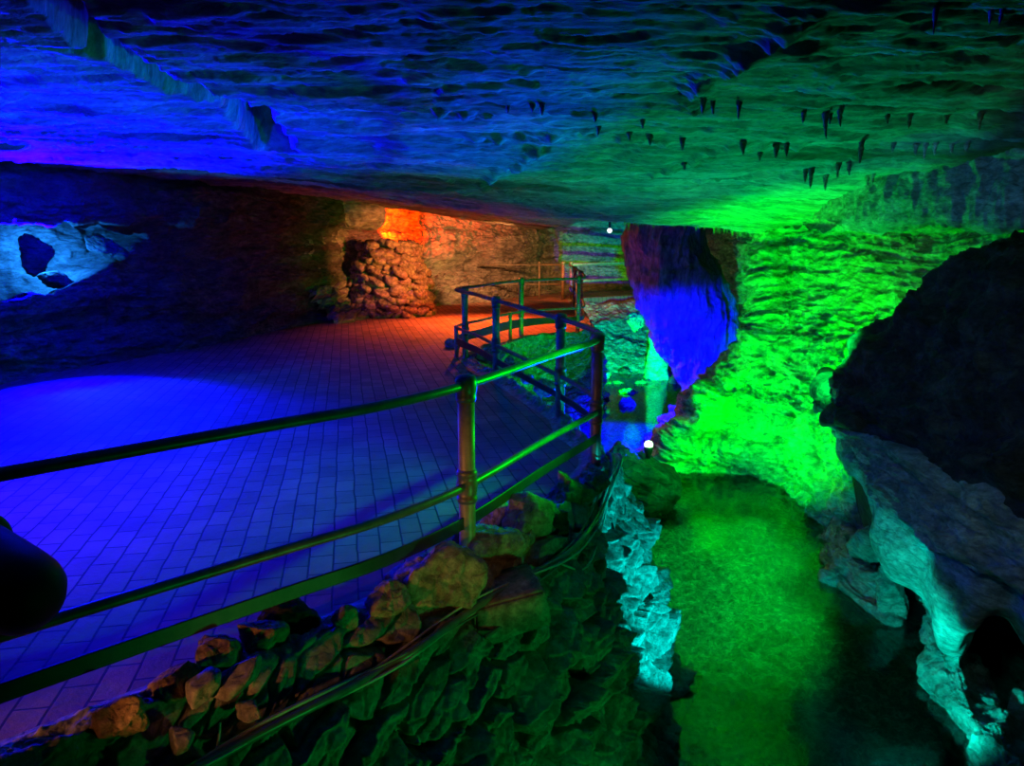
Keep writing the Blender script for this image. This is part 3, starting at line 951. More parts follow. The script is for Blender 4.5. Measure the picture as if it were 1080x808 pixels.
def boulder_fn(p, v):
    top = sstep(3.7, 3.2, v)          # rough broken upper half
    mid = sstep(3.6, 4.1, v) * sstep(6.2, 5.7, v)
    low = sstep(5.6, 6.1, v) * sstep(7.6, 7.0, v)
    d = top * (ridged(p * [1.5, 1.5, 1.8], 4, 5) * 0.10 + fbm(p * 3.2, 5, 6) * 0.10)
    w = fbm(p * 1.2, 3, 8)
    h = fbm(np.stack([p[:, 0] * 0.5, p[:, 1] * 0.5, (p[:, 2] + 0.25 * p[:, 0]) * 4.2 + 0.5 * w], 1), 3, 15) * 0.5 + 0.5
    d += mid * ((terrace(h, 9, 0.7) - 0.5) * 0.32 + ridged(p * [3, 3, 8], 4, 19) * 0.03 + fbm(p * 2.5, 4, 22) * 0.05)
    # flowstone curtains: folds running downwards
    s = p[:, 0] * 0.95 - p[:, 1] * 0.55
    d += low * (0.05 * np.sin(s * 13 + 1.6 * w) + fbm(p * [2.5, 2.5, 1.2], 4, 25) * 0.05)
    return d


n_ = normals(P); s_ = -1 if n_[300, 330, 1] > 0 else 1
P = P + n_ * s_ * boulder_fn(P.reshape(-1, 3), BV_.ravel()).reshape(P.shape[:2])[..., None]
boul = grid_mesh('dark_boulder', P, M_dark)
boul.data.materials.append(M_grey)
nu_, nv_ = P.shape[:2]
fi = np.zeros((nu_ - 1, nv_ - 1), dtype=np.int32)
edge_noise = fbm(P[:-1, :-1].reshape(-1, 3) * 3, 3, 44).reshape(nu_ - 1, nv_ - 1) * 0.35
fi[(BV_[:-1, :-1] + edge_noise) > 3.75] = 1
fi[BV_[:-1, :-1] > 7.25] = 0  # hollow under the overhang coloured dark: its shade is painted in
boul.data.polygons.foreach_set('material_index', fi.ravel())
tag(boul, 'huge dark boulder with a layered grey underside at the right', 'boulder', kind='structure')

# cyan rock at its foot, and the layered slab in the stream
def rock_loft(name, rows, mat, fn, nu, nv, label, cat, kind=None, thick=(0.7, 1.0, 0)):
    ctrl = np.array([[W3(*q) for q in r] for r in rows])
    left = ctrl[:, :1] + np.array(thick); right = ctrl[:, -1:] + np.array([0.0, thick[1], 0])
    ctrl = np.concatenate([left, ctrl, right], axis=1)
    ctrl = np.concatenate([ctrl[:1] + np.array([0.3, thick[1], -0.1]), ctrl], axis=0)
    P = surf(ctrl, nu, nv)
    n_ = normals(P); k = (nu // 2, nv // 2)
    s_ = -1 if n_[k][1] > 0 else 1
    P = P + n_ * s_ * fn(P.reshape(-1, 3)).reshape(P.shape[:2])[..., None]
    return tag(grid_mesh(name, P, mat), label, cat, kind=kind)


def base_fn(p):
    w = fbm(p * 2, 3, 4)
    return ridged(np.stack([p[:, 0] * 2.5 + p[:, 2] * 1.5, p[:, 1] * 2.5, p[:, 2] * 2.2 + w], 1), 4, 12) * 0.05 + fbm(p * 3.0, 5, 18) * 0.07


rock_loft('stream_rock', [
    [(972, 640, 5.75), (985, 635, 5.6), (1003, 655, 5.4), (1025, 712, 4.95), (1060, 735, 4.7), (1090, 770, 4.5), (1180, 820, 4.2)],
    [(966, 672, 5.5), (982, 668, 5.3), (1005, 690, 5.05), (1030, 735, 4.65), (1062, 760, 4.4), (1090, 790, 4.2), (1180, 850, 3.9)],
    [(965, 705, 5.3), (985, 712, 5.0), (1008, 735, 4.7), (1035, 770, 4.35), (1065, 795, 4.1), (1090, 820, 3.9), (1180, 890, 3.6)],
    [(982, 755, 4.95), (995, 765, 4.7), (1015, 785, 4.4), (1040, 815, 4.1), (1070, 840, 3.85), (1100, 870, 3.65), (1180, 940, 3.4)],
    [(999, 806, 4.45), (1008, 820, 4.25), (1025, 845, 4.0), (1050, 880, 3.7), (1080, 910, 3.5), (1110, 940, 3.35), (1190, 1000, 3.2)],
    [(1003, 845, 4.4), (1012, 865, 4.15), (1030, 900, 3.85), (1055, 940, 3.6), (1085, 970, 3.4), (1115, 990, 3.3), (1200, 1050, 3.1)],
], M_green, base_fn, 260, 300, 'pale jagged rock lit cyan at the bottom right edge of the stream', 'rock')


def slab_fn(p):
    h = fbm(np.stack([p[:, 0] * 0.6, p[:, 1] * 0.6, (p[:, 2] + 0.12 * p[:, 0]) * 6.0], 1), 3, 31) * 0.5 + 0.5
    return (terrace(h, 7, 0.65) - 0.5) * 0.24 + fbm(p * 3, 4, 33) * 0.05 + ridged(p * [4, 4, 10], 3, 35) * 0.015


rock_loft('layered_rock', [
    [(874, 597, 7.1), (890, 583, 7.1), (905, 582, 7.0), (922, 600, 6.7), (940, 640, 6.35), (958, 672, 6.0)],
    [(872, 617, 6.9), (888, 612, 6.8), (905, 615, 6.6), (922, 632, 6.35), (942, 662, 6.0), (962, 688, 5.75)],
    [(868, 640, 6.75), (885, 640, 6.6), (903, 648, 6.35), (922, 662, 6.1), (942, 680, 5.85), (964, 696, 5.65)],
    [(868, 660, 6.6), (884, 666, 6.4), (903, 678, 6.2), (924, 690, 5.98), (945, 702, 5.75), (966, 708, 5.6)],
    [(872, 672, 6.6), (886, 682, 6.45), (905, 694, 6.25), (926, 705, 6.0), (948, 716, 5.8), (968, 722, 5.65)],
    [(876, 690, 6.6), (888, 700, 6.5), (907, 712, 6.3), (928, 722, 6.1), (950, 735, 5.9), (970, 742, 5.7)],
], M_grey, slab_fn, 240, 260, 'layered blue grey rock slab lying at the stream edge below the boulder', 'rock')

def wstone(px, py, Y, wpx, hpx, dep, seed, mat, name, label, cat='rock', group=None, rot=(0, 0, 0), **k):
    c = WY(px, py, Y); m = Y / FPX
    o = stone_mesh(name, seed, (wpx * m, dep, hpx * m), mat, c, rot, **k)
    return tag(o, label, cat, group)


wstone(938, 628, 6.15, 34, 76, 0.25, 611, M_green, 'upright_rock', 'narrow upright rock lit cyan standing on the layered slab', rot=(0.0, -0.35, 0.2), sub=5)
wstone(918, 572, 7.0, 60, 44, 0.5, 612, M_green, 'cracked_rock', 'teal cracked rock wedged under the boulder above the layered slab', rot=(0, 0.3, 0), sub=5)
wstone(958, 716, 5.6, 26, 34, 0.22, 613, M_green, 'small_block', 'small blocky stone at the waterline beside the jagged cyan rock', rot=(0, 0.2, 0.4), sub=4)

# dark rock beyond the wall corner carrying a lamp
wstone(672, 512, 9.0, 86, 70, 1.0, 620, M_dark, 'bank_boulder', 'black rock at the water behind the wall corner carrying a small lamp', 'boulder', rot=(0, 0.25, 0.2), sub=5, rough=0.06)

# far green stalagmite with a brown knobbly crust
a = WY(693, 392, 17.6)
o = blob('stalagmite', [((a[0], 17.6, -1.7), 0.32, 0.3), ((a[0], 17.6, -1.45), 0.28, 0.26), ((a[0] - 0.02, 17.6, -1.0), 0.2, 0.2), ((a[0] - 0.02, 17.6, -0.55), 0.17, 0.16), ((a[0], 17.6, -0.3), 0.1, 0.1), ((a[0], 17.6, -0.26), 0.01, 0.01)], M_green, 9, 80, 80)
tag(o, 'small green lit stalagmite standing in the far water', 'stalagmite')
a = WY(671, 338, 17.4)
o = stone_mesh('knobbly_rock', 640, (0.34, 0.3, 0.42), M_brown, a, (0, 0, 0), sub=5, rough=0.12, freq=7)
tag(o, 'rusty brown knobbly rock stuck beside the green stalagmite', 'rock')
for k, (px, py, w, h) in enumerate(((636, 396, 14, 9), (660, 393, 16, 7), (652, 404, 10, 5), (662, 414, 20, 5), (640, 404, 12, 5), (676, 404, 12, 6), (712, 404, 14, 14), (723, 402, 12, 10), (634, 421, 26, 6))):
    c = Wz(px, py, WATER)
    m = c[1] / FPX
    o = stone_mesh('stream_stone', 650 + k, (w * m, w * m * 0.9, h * m * 1.2), M_left, (c[0], c[1], WATER - 0.02), (0.1, 0.1, k), sub=5, rough=0.14, freq=6)
    tag(o, 'wet stone breaking the surface of the far green water', 'stone', 'stones in the far water')
c = Wz(663, 427, WATER)
tag(stone_mesh('stream_stone', 670, (0.36, 0.30, 0.22), M_slab, (c[0], c[1], WATER + 0.0), (0.1, 0.15, 0.4), sub=5, rough=0.12, freq=6), 'pale stone sitting alone in the blue lit water', 'stone')

# ------------------------------------------------------------------ rubble mound
def floor_pt(px, py): return Wz(px, py, 0.0)


MC = np.array([-2.72, 17.15]); MH = 1.62
core = blob('mound_core', [((MC[0] - 0.02, MC[1], -0.05), 0.80, 0.6), ((MC[0], MC[1], 0.35), 0.78, 0.55), ((MC[0], MC[1], 0.8), 0.66, 0.5), ((MC[0] + 0.02, MC[1], 1.15), 0.5, 0.4), ((MC[0] + 0.03, MC[1], 1.36), 0.3, 0.25), ((MC[0] + 0.02, MC[1], 1.42), 0.03, 0.03)], M_rubble, 4, 60, 50, amp=0.03)
tag(core, 'packed earth heap behind the stones of the rubble mound', 'mound')
protos = []
for k in range(9):
    r = np.random.RandomState(900 + k)
    p, f = stone_coords(900 + k, (0.27 + 0.12 * r.rand(), 0.22, 0.12 + 0.06 * r.rand()), sub=3, facets=10, rough=0.04, flat=1)
    me = bpy.data.meshes.new('rubble_stone'); me.from_pydata([tuple(x) for x in p], [], f); me.materials.append(M_rubble)
    me.polygons.foreach_set('use_smooth', [True] * len(me.polygons))
    protos.append(me)
rs = np.random.RandomState(12)
nst = 0
for row in range(17):
    z = 0.05 + row * 0.092
    t = min(z / MH, 1)
    rw = 0.94 * (1 - 0.40 * t - 0.14 * t ** 6); rd = 0.70 * (1 - 0.30 * t - 0.2 * t ** 4)
    cxm = MC[0] + 0.06 * t
    per = math.pi * (rw + rd) * 0.62
    n = max(3, int(per / 0.19))
    for k in range(n):
        a = -math.pi * 1.12 + (math.pi * 1.24) * (k + 0.5 * (row % 2) + 0.3 * rs.rand()) / n
        if nst >= 290: break
        o = bpy.data.objects.new('rubble_stone', protos[rs.randint(9)])
        COL.objects.link(o)
        jt = 0.05 * rs.normal()
        o.location = (cxm + (rw + jt) * math.cos(a), MC[1] + (rd + jt) * math.sin(a), z + 0.03 * rs.normal() + 0.02)
        o.rotation_euler = (0.25 * rs.normal() + 0.2, 0.3 * rs.normal() + 0.25, a + math.pi / 2 + 0.3 * rs.normal())
        s = 0.75 + 0.5 * rs.rand(); o.scale = (s, s, s)
        tag(o, 'reddish brown rubble stone stacked in the mound below the orange lamp', 'stone', 'stones of the rubble mound')
        nst += 1

# ------------------------------------------------------------------ stones on the path edge
def edge_stone(px, py, w, h, seed, mat, label, z=0.05, name='edge_stone', dep=None, rot=(0, 0, 0), group=None, **k):
    c = Wz(px, py, z); m = c[1] / FPX * 1.02
    k.setdefault('sub', 5)
    o = stone_mesh(name, seed, (w * m, dep or 0.8 * w * m, h * m), mat, c, rot, **k)
    return tag(o, label, 'stone', group)


edge_stone(128, 757, 56, 46, 701, M_brown, 'orange brown stone lowest in the row of stones along the path edge', rot=(0, -0.25, 0.3))
edge_stone(186, 722, 56, 44, 702, M_brown, 'orange brown stone touching a flat green slab on the path edge', rot=(0, -0.2, 0.6))
edge_stone(230, 694, 50, 46, 703, M_brown, 'brown and yellow stone second above the flat green slab', rot=(0, -0.1, 0.2))
edge_stone(276, 676, 54, 44, 704, M_brown, 'dark brown stone with a lit left end under the bottom rail', rot=(0, 0.3, 0.5))
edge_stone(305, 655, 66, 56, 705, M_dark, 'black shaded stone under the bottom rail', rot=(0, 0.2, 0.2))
edge_stone(364, 653, 28, 34, 706, M_stone, 'small yellow green stone with a purple top on the path edge', rot=(0, 0, 0.4))
edge_stone(333, 680, 30, 22, 707, M_stone, 'small flat brownish green stone below the yellow stone', z=-0.05)
edge_stone(409, 636, 50, 46, 708, M_stone, 'rounded stone with a pinkish top leaning left of the big mossy stone', rot=(0, -0.2, 0.2))
edge_stone(461, 608, 102, 70, 709, M_stone, 'big pale mossy stone left of the foot of the near post', rot=(0, 0.15, 0.3), facets=16, rough=0.06)
edge_stone(520, 577, 70, 40, 710, M_stone, 'low greenish stone just right of the near post foot', rot=(0, 0.1, 0.4))
edge_stone(488, 572, 22, 34, 711, M_brown, 'narrow brown stone touching the back of the near post foot')
edge_stone(556, 552, 50, 66, 712, M_stone, 'tall rounded dark green stone right of the near post', rot=(0, 0.3, 0.2))
edge_stone(524, 546, 42, 36, 713, M_stone, 'purple lit stone behind the tall rounded stone', rot=(0, -0.5, 0.2))
edge_stone(540, 575, 44, 36, 714, M_brown, 'tan topped stone in front of the tall rounded stone', z=0.0, rot=(0, 0.2, 0.9))
edge_stone(600, 519, 50, 34, 715, M_brown, 'rough reddish stone near the corner post', rough=0.09, freq=8)
edge_stone(628, 512, 26, 24, 716, M_brown, 'small rough red stone under the corner post', rough=0.09, freq=8)
edge_stone(577, 538, 26, 16, 717, M_slab, 'thin flat grey stone below the rough reddish stone')
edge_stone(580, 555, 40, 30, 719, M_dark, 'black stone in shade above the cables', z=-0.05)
edge_stone(575, 409, 24, 18, 720, M_stone, 'yellow green stone at the foot of the far blue post')
edge_stone(545, 392, 16, 12, 721, M_stone, 'small bluish stone at the path edge halfway along the blue railing')
edge_stone(556, 400, 14, 10, 722, M_slab, 'tiny pale stone next to the yellow green stone')
edge_stone(516, 373, 32, 18, 723, M_slab, 'blue lit stone under the blue bottom rail')
edge_stone(537, 382, 13, 14, 724, M_stone, 'greenish upright stone right of the blue lit stone')
edge_stone(477, 363, 16, 12, 725, M_stone, 'blue grey stone outside the turn of the railing')
edge_stone(652, 477, 14, 16, 726, M_brown, 'tan rounded stone behind the cables at the corner post', z=-0.1, rough=0.09)


def face_stone(px, py, w, h, seed, label, mat=M_slab, lift=0.02, thick=0.12, rot=None, name='wall_slab', **k):
    c = wall_hit(px, py, lift)
    if c is None: return
    m = c[1] / FPX * 1.05
    o = stone_mesh(name, seed, (w * m, thick, h * m), mat, c, rot or (0.2, -0.4, 0.75), sub=4, rough=0.03, **k)
    return tag(o, label, 'stone')


face_stone(212, 722, 44, 28, 801, 'flat green slab sticking out below the orange brown stone', lift=0.08, flat=1)
face_stone(252, 716, 62, 24, 802, 'longer flat green slab under the brown and yellow stone', lift=0.08, flat=1)
face_stone(190, 778, 28, 20, 803, 'small triangular green stone in the dark wall at lower left', lift=0.06)
face_stone(262, 750, 24, 16, 804, 'little triangular green stone below the longer green slab', lift=0.06)
wstone(655, 521, 5.62, 17, 27, 0.05, 805, M_slab, 'wall_slab', 'small pale stone lit cyan at the wall corner beneath the cables', 'stone', rot=(0.1, 0.45, 0.2), sub=4, flat=1)

# pale squared block below the cables: two clean faces
c = wall_hit(537, 645, 0.12)
bm = bmesh.new()
bmesh.ops.create_cube(bm, size=1.0)
for v in bm.verts:
    v.co.x *= 0.40 * (0.92 if v.co.z > 0 else 1.0); v.co.y *= 0.30; v.co.z *= 0.24
    if v.co.x > 0 and v.co.z < 0: v.co.z += 0.03
bmesh.ops.bevel(bm, geom=bm.edges[:], offset=0.012, segments=2, affect='EDGES')
bmesh.ops.subdivide_edges(bm, edges=bm.edges[:], cuts=5, use_grid_fill=True)
vv_ = np.array([v.co[:] for v in bm.verts])
dn = fbm(vv_ * 9, 4, 5) * 0.012
for v, d in zip(bm.verts, dn): v.co += v.co.normalized() * float(d)
me = bpy.data.meshes.new('squared_block'); bm.to_mesh(me); bm.free()
o = link('squared_block', me, M_slab); o.location = c + np.array([-0.02, 0.07, 0.0]); o.rotation_euler = (0.08, -0.15, 0.25)
tag(o, 'pale squared stone block jutting from the wall under the cables', 'stone')

# ------------------------------------------------------------------ railing
TOPZ, MIDZ, BARZ = 0.96, 0.425, 0.23
rail = empty('pipe_railing', (A_[0], A_[1], 0.0))
tag(rail, 'long green pipe railing following the path edge around the pit', 'railing')


def at_z(pts, z): return np.array([(x, y, z) for x, y in pts])


line1 = RA + [A_, (0.2, 4.76), (0.56, 5.45)]
bend = [(0.635, 5.62), (0.69, 5.9), (0.66, 6.2), (0.57, 6.65)]
line2 = [C_, (0.13, 8.15), D_, (-0.45, 10.1), (-0.70, 10.75)]
loop = [(-0.80, 11.1), (-0.74, 11.5), (-0.5, 12.0), (-0.2, 12.75), F_, (0.7, 13.85), G_, (1.36, 14.6), (1.45, 16.0), (1.52, 18.5), H_]
full = line1 + bend + line2 + loop
tube_mesh('top_rail', at_z(spline(full, 420), TOPZ), 0.024, M_rail, rail, 14)
tube_mesh('middle_rail', at_z(spline(full, 420), MIDZ), 0.022, M_rail, rail, 14)
bp_ = at_z(spline(full, 420), BARZ)
hh = np.interp(np.arange(420) / 419, [0, 0.35, 0.5, 0.62, 0.7, 1], [0.075, 0.06, 0.10, 0.15, 0.08, 0.07])
strap_mesh('kick_bar', bp_, hh, 0.014, M_bar, rail)


def post(x, y, zb=0.0, r=0.044, top=TOPZ, mat=M_post, fit=True):
    o = tube_mesh('post', [(x, y, zb - 0.08), (x, y, zb + 0.02), (x, y, top * 0.5), (x, y, top)], r, mat, rail, 18)
    if fit:
        T = Matrix.Translation((x, y, top))
        lathe_mesh('ball_fitting', [(r * 1.12, -0.085), (r * 1.2, -0.07), (r * 1.2, -0.055), (r * 1.15, -0.05), (r * 1.25, -0.03), (r * 1.32, 0.0), (r * 1.28, 0.025), (r * 1.1, 0.045), (r * 0.5, 0.054), (0.001, 0.056)], M_rail, o, 20, T)
        T = Matrix.Translation((x, y, MIDZ))
        lathe_mesh('ball_fitting', [(r * 1.1, -0.09), (r * 1.25, -0.075), (r * 1.25, -0.06), (r * 1.1, -0.055), (r * 1.22, -0.03), (r * 1.32, 0.0), (r * 1.22, 0.03), (r * 1.1, 0.055), (r * 1.25, 0.06), (r * 1.25, 0.075), (r * 1.1, 0.09)], M_rail, o, 20, T)
    return o


post(*A_); post(0.625, 5.61, r=0.042, mat=M_rail); post(*C_); post(*D_); post(-0.66, 10.85); post(*F_); post(*G_, r=0.04, mat=M_rail)
post(1.43, 16.2); post(1.50, 18.6); post(-2.35, 1.62)
for (x, y) in ((-0.80, 11.05), (-0.03, 13.1)):
    o = tube_mesh('short_post', [(x, y, -0.05), (x, y, 0.2), (x, y, MIDZ + 0.03)], 0.03, M_post, rail, 14)

# far railing by the bridge
fr = empty('bridge_railing', (1.56, 21.4, 0.0))
tag(fr, 'distant pale pipe railing along the bridge beyond the pit', 'railing')
fpts = [(-0.9, 21.3), (0.1, 21.45), (1.35, 21.45)]
tube_mesh('top_rail', [(x, y, 0.95) for x, y in fpts], 0.022, M_post, fr, 10)
tube_mesh('middle_rail', [(x, y, 0.42) for x, y in fpts], 0.02, M_post, fr, 10)
rpts = [(1.58, 21.4), (2.4, 22.0), (3.6, 22.8), (4.4, 23.3)]
tube_mesh('top_rail', [(x, y, 0.96) for x, y in rpts], 0.042, M_post, fr, 10)
tube_mesh('middle_rail', [(x, y, 0.50) for x, y in rpts], 0.042, M_post, fr, 10)
for x, y, r in ((0.75, 21.45, 0.025), (1.40, 21.4, 0.045), (1.62, 21.42, 0.045), (3.6, 22.8, 0.035)):
    o = tube_mesh('post', [(x, y, 0.0), (x, y, 0.5), (x, y, 1.0)], r, M_post, fr, 12)
    lathe_mesh('post_cap', [(r * 1.2, -0.03), (r * 1.45, 0.0), (r * 1.2, 0.03), (0.002, 0.045)], M_post, o, 14, Matrix.Translation((x, y, 1.0)))

# ------------------------------------------------------------------ round black lamp can clamped to the near middle rail
lc = WY(14, 620, 2.34)
lamp = empty('flood_lamp', tuple(lc))
tag(lamp, 'round black lamp can clamped on the near middle rail at the left', 'lamp')
Rz = Matrix.Translation(lc) @ Matrix.Rotation(math.radians(-28), 4, 'Z') @ Matrix.Rotation(math.radians(12), 4, 'Y') @ Matrix.Rotation(math.pi / 2, 4, 'Y')
lathe_mesh('housing', [(0.125, -0.30), (0.136, -0.29), (0.138, -0.15), (0.138, 0.0), (0.135, 0.05), (0.124, 0.09), (0.098, 0.125), (0.06, 0.145), (0.002, 0.152)], M_black, lamp, 40, Rz)
lathe_mesh('rim', [(0.150, -0.31), (0.160, -0.305), (0.160, -0.27), (0.150, -0.265)], M_black, lamp, 40, Rz)
lathe_mesh('lens', [(0.002, -0.292), (0.134, -0.297), (0.134, -0.305), (0.002, -0.312)][::-1], plain_mat('lamp_glass', (0.05, 0.05, 0.06), 0.1), lamp, 40, Rz)
e_ = np.array([-1.55, 2.44, MIDZ])
tube_mesh('bracket', [tuple(lc + np.array([0.02, 0.03, -0.05])), tuple((lc + e_) / 2 + np.array([0, 0.03, -0.02])), tuple(e_)], 0.016, M_black, lamp, 10)

# ------------------------------------------------------------------ small lamps
lp = WY(684, 471, 8.9)
sl = empty('spot_lamp', tuple(lp))
tag(sl, 'small glowing lamp on the black rock behind the wall corner', 'lamp')
lathe_mesh('housing', [(0.03, -0.14), (0.035, -0.10), (0.05, -0.05), (0.06, 0.0), (0.055, 0.0)], M_black, sl, 20, Matrix.Translation(lp))
lathe_mesh('bulb', [(0.02, -0.03), (0.05, 0.0), (0.055, 0.03), (0.04, 0.06), (0.002, 0.075)], glow_mat('bulb_glow', (0.9, 1.0, 0.75), 1.6), sl, 20, Matrix.Translation(lp))
lp2 = WY(643, 243, 20.5)
cl = empty('ceiling_lamp', tuple(lp2))
tag(cl, 'tiny white lamp under the far ceiling beside the pillar', 'lamp')
lathe_mesh('bulb', [(0.01, -0.07), (0.05, -0.05), (0.07, 0.0), (0.05, 0.04), (0.02, 0.06)], glow_mat('white_glow', (1, 1, 1), 1.3), cl, 16, Matrix.Translation(lp2))
lathe_mesh('lamp_holder', [(0.03, 0.05), (0.035, 0.09), (0.03, 0.5)], M_black, cl, 12, Matrix.Translation(lp2))
lp3 = np.array([-2.80, 18.25, 1.50])
ol = empty('orange_lamp', tuple(lp3))
tag(ol, 'glowing orange lamp set behind the top of the rubble mound', 'lamp')
T3 = Matrix.Translation(lp3) @ Matrix.Rotation(math.radians(-25), 4, 'X')
lathe_mesh('housing', [(0.05, -0.14), (0.08, -0.12), (0.10, -0.03), (0.11, 0.0), (0.095, 0.0)], M_black, ol, 20, T3)
lathe_mesh('bulb', [(0.03, -0.03), (0.085, 0.0), (0.09, 0.03), (0.06, 0.07), (0.002, 0.085)], glow_mat('orange_glow', (1, 0.55, 0.12), 3), ol, 20, T3)

# ------------------------------------------------------------------ cables
def cable_path(pix, lift=0.05, jitter=0):
    out = []
    for k, (px, py) in enumerate(pix):
        h = wall_hit(px, py, lift)
        if h is None:
            h = out[-1] + np.array([0.02, 0.1, 0.05]) if out else Wz(px, py, 0.0)
        out.append(h)
    return np.array(out)


base = [(645, 500), (641, 520), (630, 545), (612, 570), (590, 590), (560, 606), (520, 628), (480, 655), (440, 684), (400, 708), (350, 735), (290, 765), (225, 800), (190, 820)]
LAB = ['thick green hose at the bottom of the cable bundle on the wall', 'cable strand in the bundle draped along the wall top']
for k in range(8):
    r = np.random.RandomState(40 + k)
    amp = [0, 9, -8, 5, -5, 12, -11, 3][k]
    pix = [(px + amp * 0.45 * math.sin(i * 0.9 + k) + amp * 0.35, py + amp * 0.6 * math.cos(i * 0.7 + 2 * k) - amp * 0.45) for i, (px, py) in enumerate(base)]
    pts = cable_path(pix, 0.05 + 0.02 * r.rand())
    # start higher up by the corner post
    st = np.array([[0.74 + 0.012 * k, 5.85, 0.03], [0.78 + 0.01 * k, 5.72, 0.03]])
    pts = np.concatenate([st, pts[1:]])
    rad_ = [0.02, 0.009, 0.008, 0.008, 0.007, 0.006, 0.006, 0.01][k]
    sm = _cr(pts, 120)
    ker = np.ones(9) / 9
    sm = np.stack([np.convolve(np.pad(sm[:, j], 4, mode='edge'), ker, 'valid') for j in range(3)], 1)
    o = tube_mesh('hose' if k == 0 else 'cable', sm, rad_, M_cable2 if k in (1, 2, 5) else M_cable, None, 8)
    tag(o, LAB[0] if k == 0 else LAB[1], 'hose' if k == 0 else 'cable', None if k == 0 else 'cables on the wall')
pts = cable_path([(585, 592), (600, 598), (614, 601), (625, 588), (634, 560), (640, 535), (640, 515)], 0.05)
tag(tube_mesh('cable', _cr(pts, 60), 0.006, M_cable2, None, 8), 'thin cable hanging in a loose loop below the bundle', 'cable')
pts = cable_path([(552, 615), (545, 640), (528, 660), (512, 672)], 0.07)
tag(tube_mesh('cable', _cr(pts, 40), 0.012, M_cable, None, 8), 'dark cable end drooping across the squared block', 'cable')
pts = cable_path([(232, 762), (231, 778), (228, 792)], 0.05)
tag(tube_mesh('root', _cr(pts, 20), 0.005, M_cable2, None, 6), 'thin pale root hanging on the dark wall at lower left', 'root')
tag(tube_mesh('cable', _cr(np.array([(-0.35, 10.9, 0.02), (0.0, 11.6, -0.25), (0.5, 12.6, -0.25), (0.85, 13.4, -0.05)]), 40), 0.012, M_cable2, None, 8), 'thin cable crossing the dark pit inside the railing', 'cable')

# ------------------------------------------------------------------ lights
def lamp_pt(name, kind, loc, col, power, target=None, size=0.1, spot=60, blend=0.5):
    l = bpy.data.lights.new(name, kind)
    l.color = col; l.energy = power
    if kind in ('POINT', 'SPOT'): l.shadow_soft_size = size
    if kind == 'SPOT':
        l.spot_size = math.radians(spot); l.spot_blend = blend
    o = bpy.data.objects.new(name, l); COL.objects.link(o)
    o.location = loc
    if target is not None:
        o.rotation_euler = (Vector(target) - Vector(loc)).to_track_quat('-Z', 'Y').to_euler()
    return o


BLUE = (0.001, 0.0, 1.0)
lamp_pt('blue_niche', 'POINT', (-6.18, 10.38, 1.42), (0.01, 0.22, 1.0), 150, size=0.05)
lamp_pt('blue_flood', 'SPOT', (-6.05, 9.85, 1.50), BLUE, 10000, (-4.35, 7.9, -0.2), 0.12, 62, 0.9)
lamp_pt('blue_ceiling', 'SPOT', (-6.05, 9.85, 1.40), BLUE, 34000, (-3.5, 7.5, 4.3), 0.12, 74, 0.8)
lamp_pt('blue_ceiling_near', 'SPOT', (-4.1, 4.6, 0.5), BLUE, 1100, (-3.4, 5.4, 2.6), 0.12, 90, 0.9)
lamp_pt('blue_near', 'SPOT', (-4.4, 3.2, 2.25), (0.03, 0.0, 1.0), 1500, (-3.2, 4.2, 0.0), 0.2, 74, 1.0)
lamp_pt('orange', 'SPOT', lp3 + np.array([0.0, -0.05, 0.18]), (1.0, 0.022, 0.0), 2600, lp3 + np.array([0.05, 1.0, 0.6]), 0.06, 84, 0.7)
lamp_pt('warm_wall', 'SPOT', (-0.2, 17.6, 1.8), (1.0, 0.36, 0.11), 850, (-0.9, 21.5, 1.0), 0.12, 72, 0.7)
lamp_pt('warm_bridge', 'SPOT', (1.1, 19.6, 1.6), (1.0, 0.22, 0.04), 260, (1.9, 22.0, 0.1), 0.1, 66, 0.8)
lamp_pt('warm_front_fill', 'SPOT', (0.9, 1.5, 0.9), (1.0, 0.42, 0.10), 17, (-0.3, 3.85, 0.3), 0.05, 30, 1.0)  # added frontal fill without a real source, warms the edge stones and post
lamp_pt('warm_low', 'SPOT', (-2.62, 1.45, 0.24), (1.0, 0.34, 0.10), 70, (-1.0, 3.0, 0.12), 0.04, 36, 0.7)
lamp_pt('boulder_fill', 'SPOT', (0.7, 1.4, 1.9), (0.45, 1.0, 0.9), 62, (3.5, 4.6, 0.9), 0.08, 58, 0.8)  # added fill, no lamp of the cave; lifts the boulder and its strata
lamp_pt('warm_floor', 'SPOT', (-0.7, 16.0, 1.95), (1.0, 0.13, 0.02), 1500, (-0.6, 15.4, 0.0), 0.12, 124, 0.9)
lamp_pt('warm_mound', 'SPOT', (-0.5, 14.4, 1.7), (1.0, 0.22, 0.06), 900, (-2.6, 17.0, 1.25), 0.12, 46, 0.6)
lamp_pt('warm_near', 'SPOT', (-1.72, 1.42, 0.06), (1.0, 0.34, 0.09), 42, (-0.78, 2.95, 0.22), 0.03, 28, 0.7)
GREEN = (0.0, 1.0, 0.0)
lamp_pt('green_spot', 'SPOT', lp + np.array([0.15, -0.05, 0.12]), GREEN, 900, (5.0, 9.6, 0.9), 0.08, 112, 0.5)
lamp_pt('green_wall', 'SPOT', (4.3, 8.2, 0.3), GREEN, 560, (3.6, 10.4, 0.1), 0.05, 108, 0.7)
lamp_pt('green_ramp', 'SPOT', (3.2, 8.6, -0.6), GREEN, 700, (2.1, 10.4, -1.0), 0.06, 64, 0.8)
lamp_pt('green_behind_boulder', 'POINT', (4.1, 7.9, -0.5), (0.03, 1.0, 0.0), 90, size=0.08)
lamp_pt('green_roof', 'SPOT', (2.5, 7.8, -1.1), (0.0, 1.0, 0.28), 360, (1.8, 7.2, 2.4), 0.1, 106, 1.0)
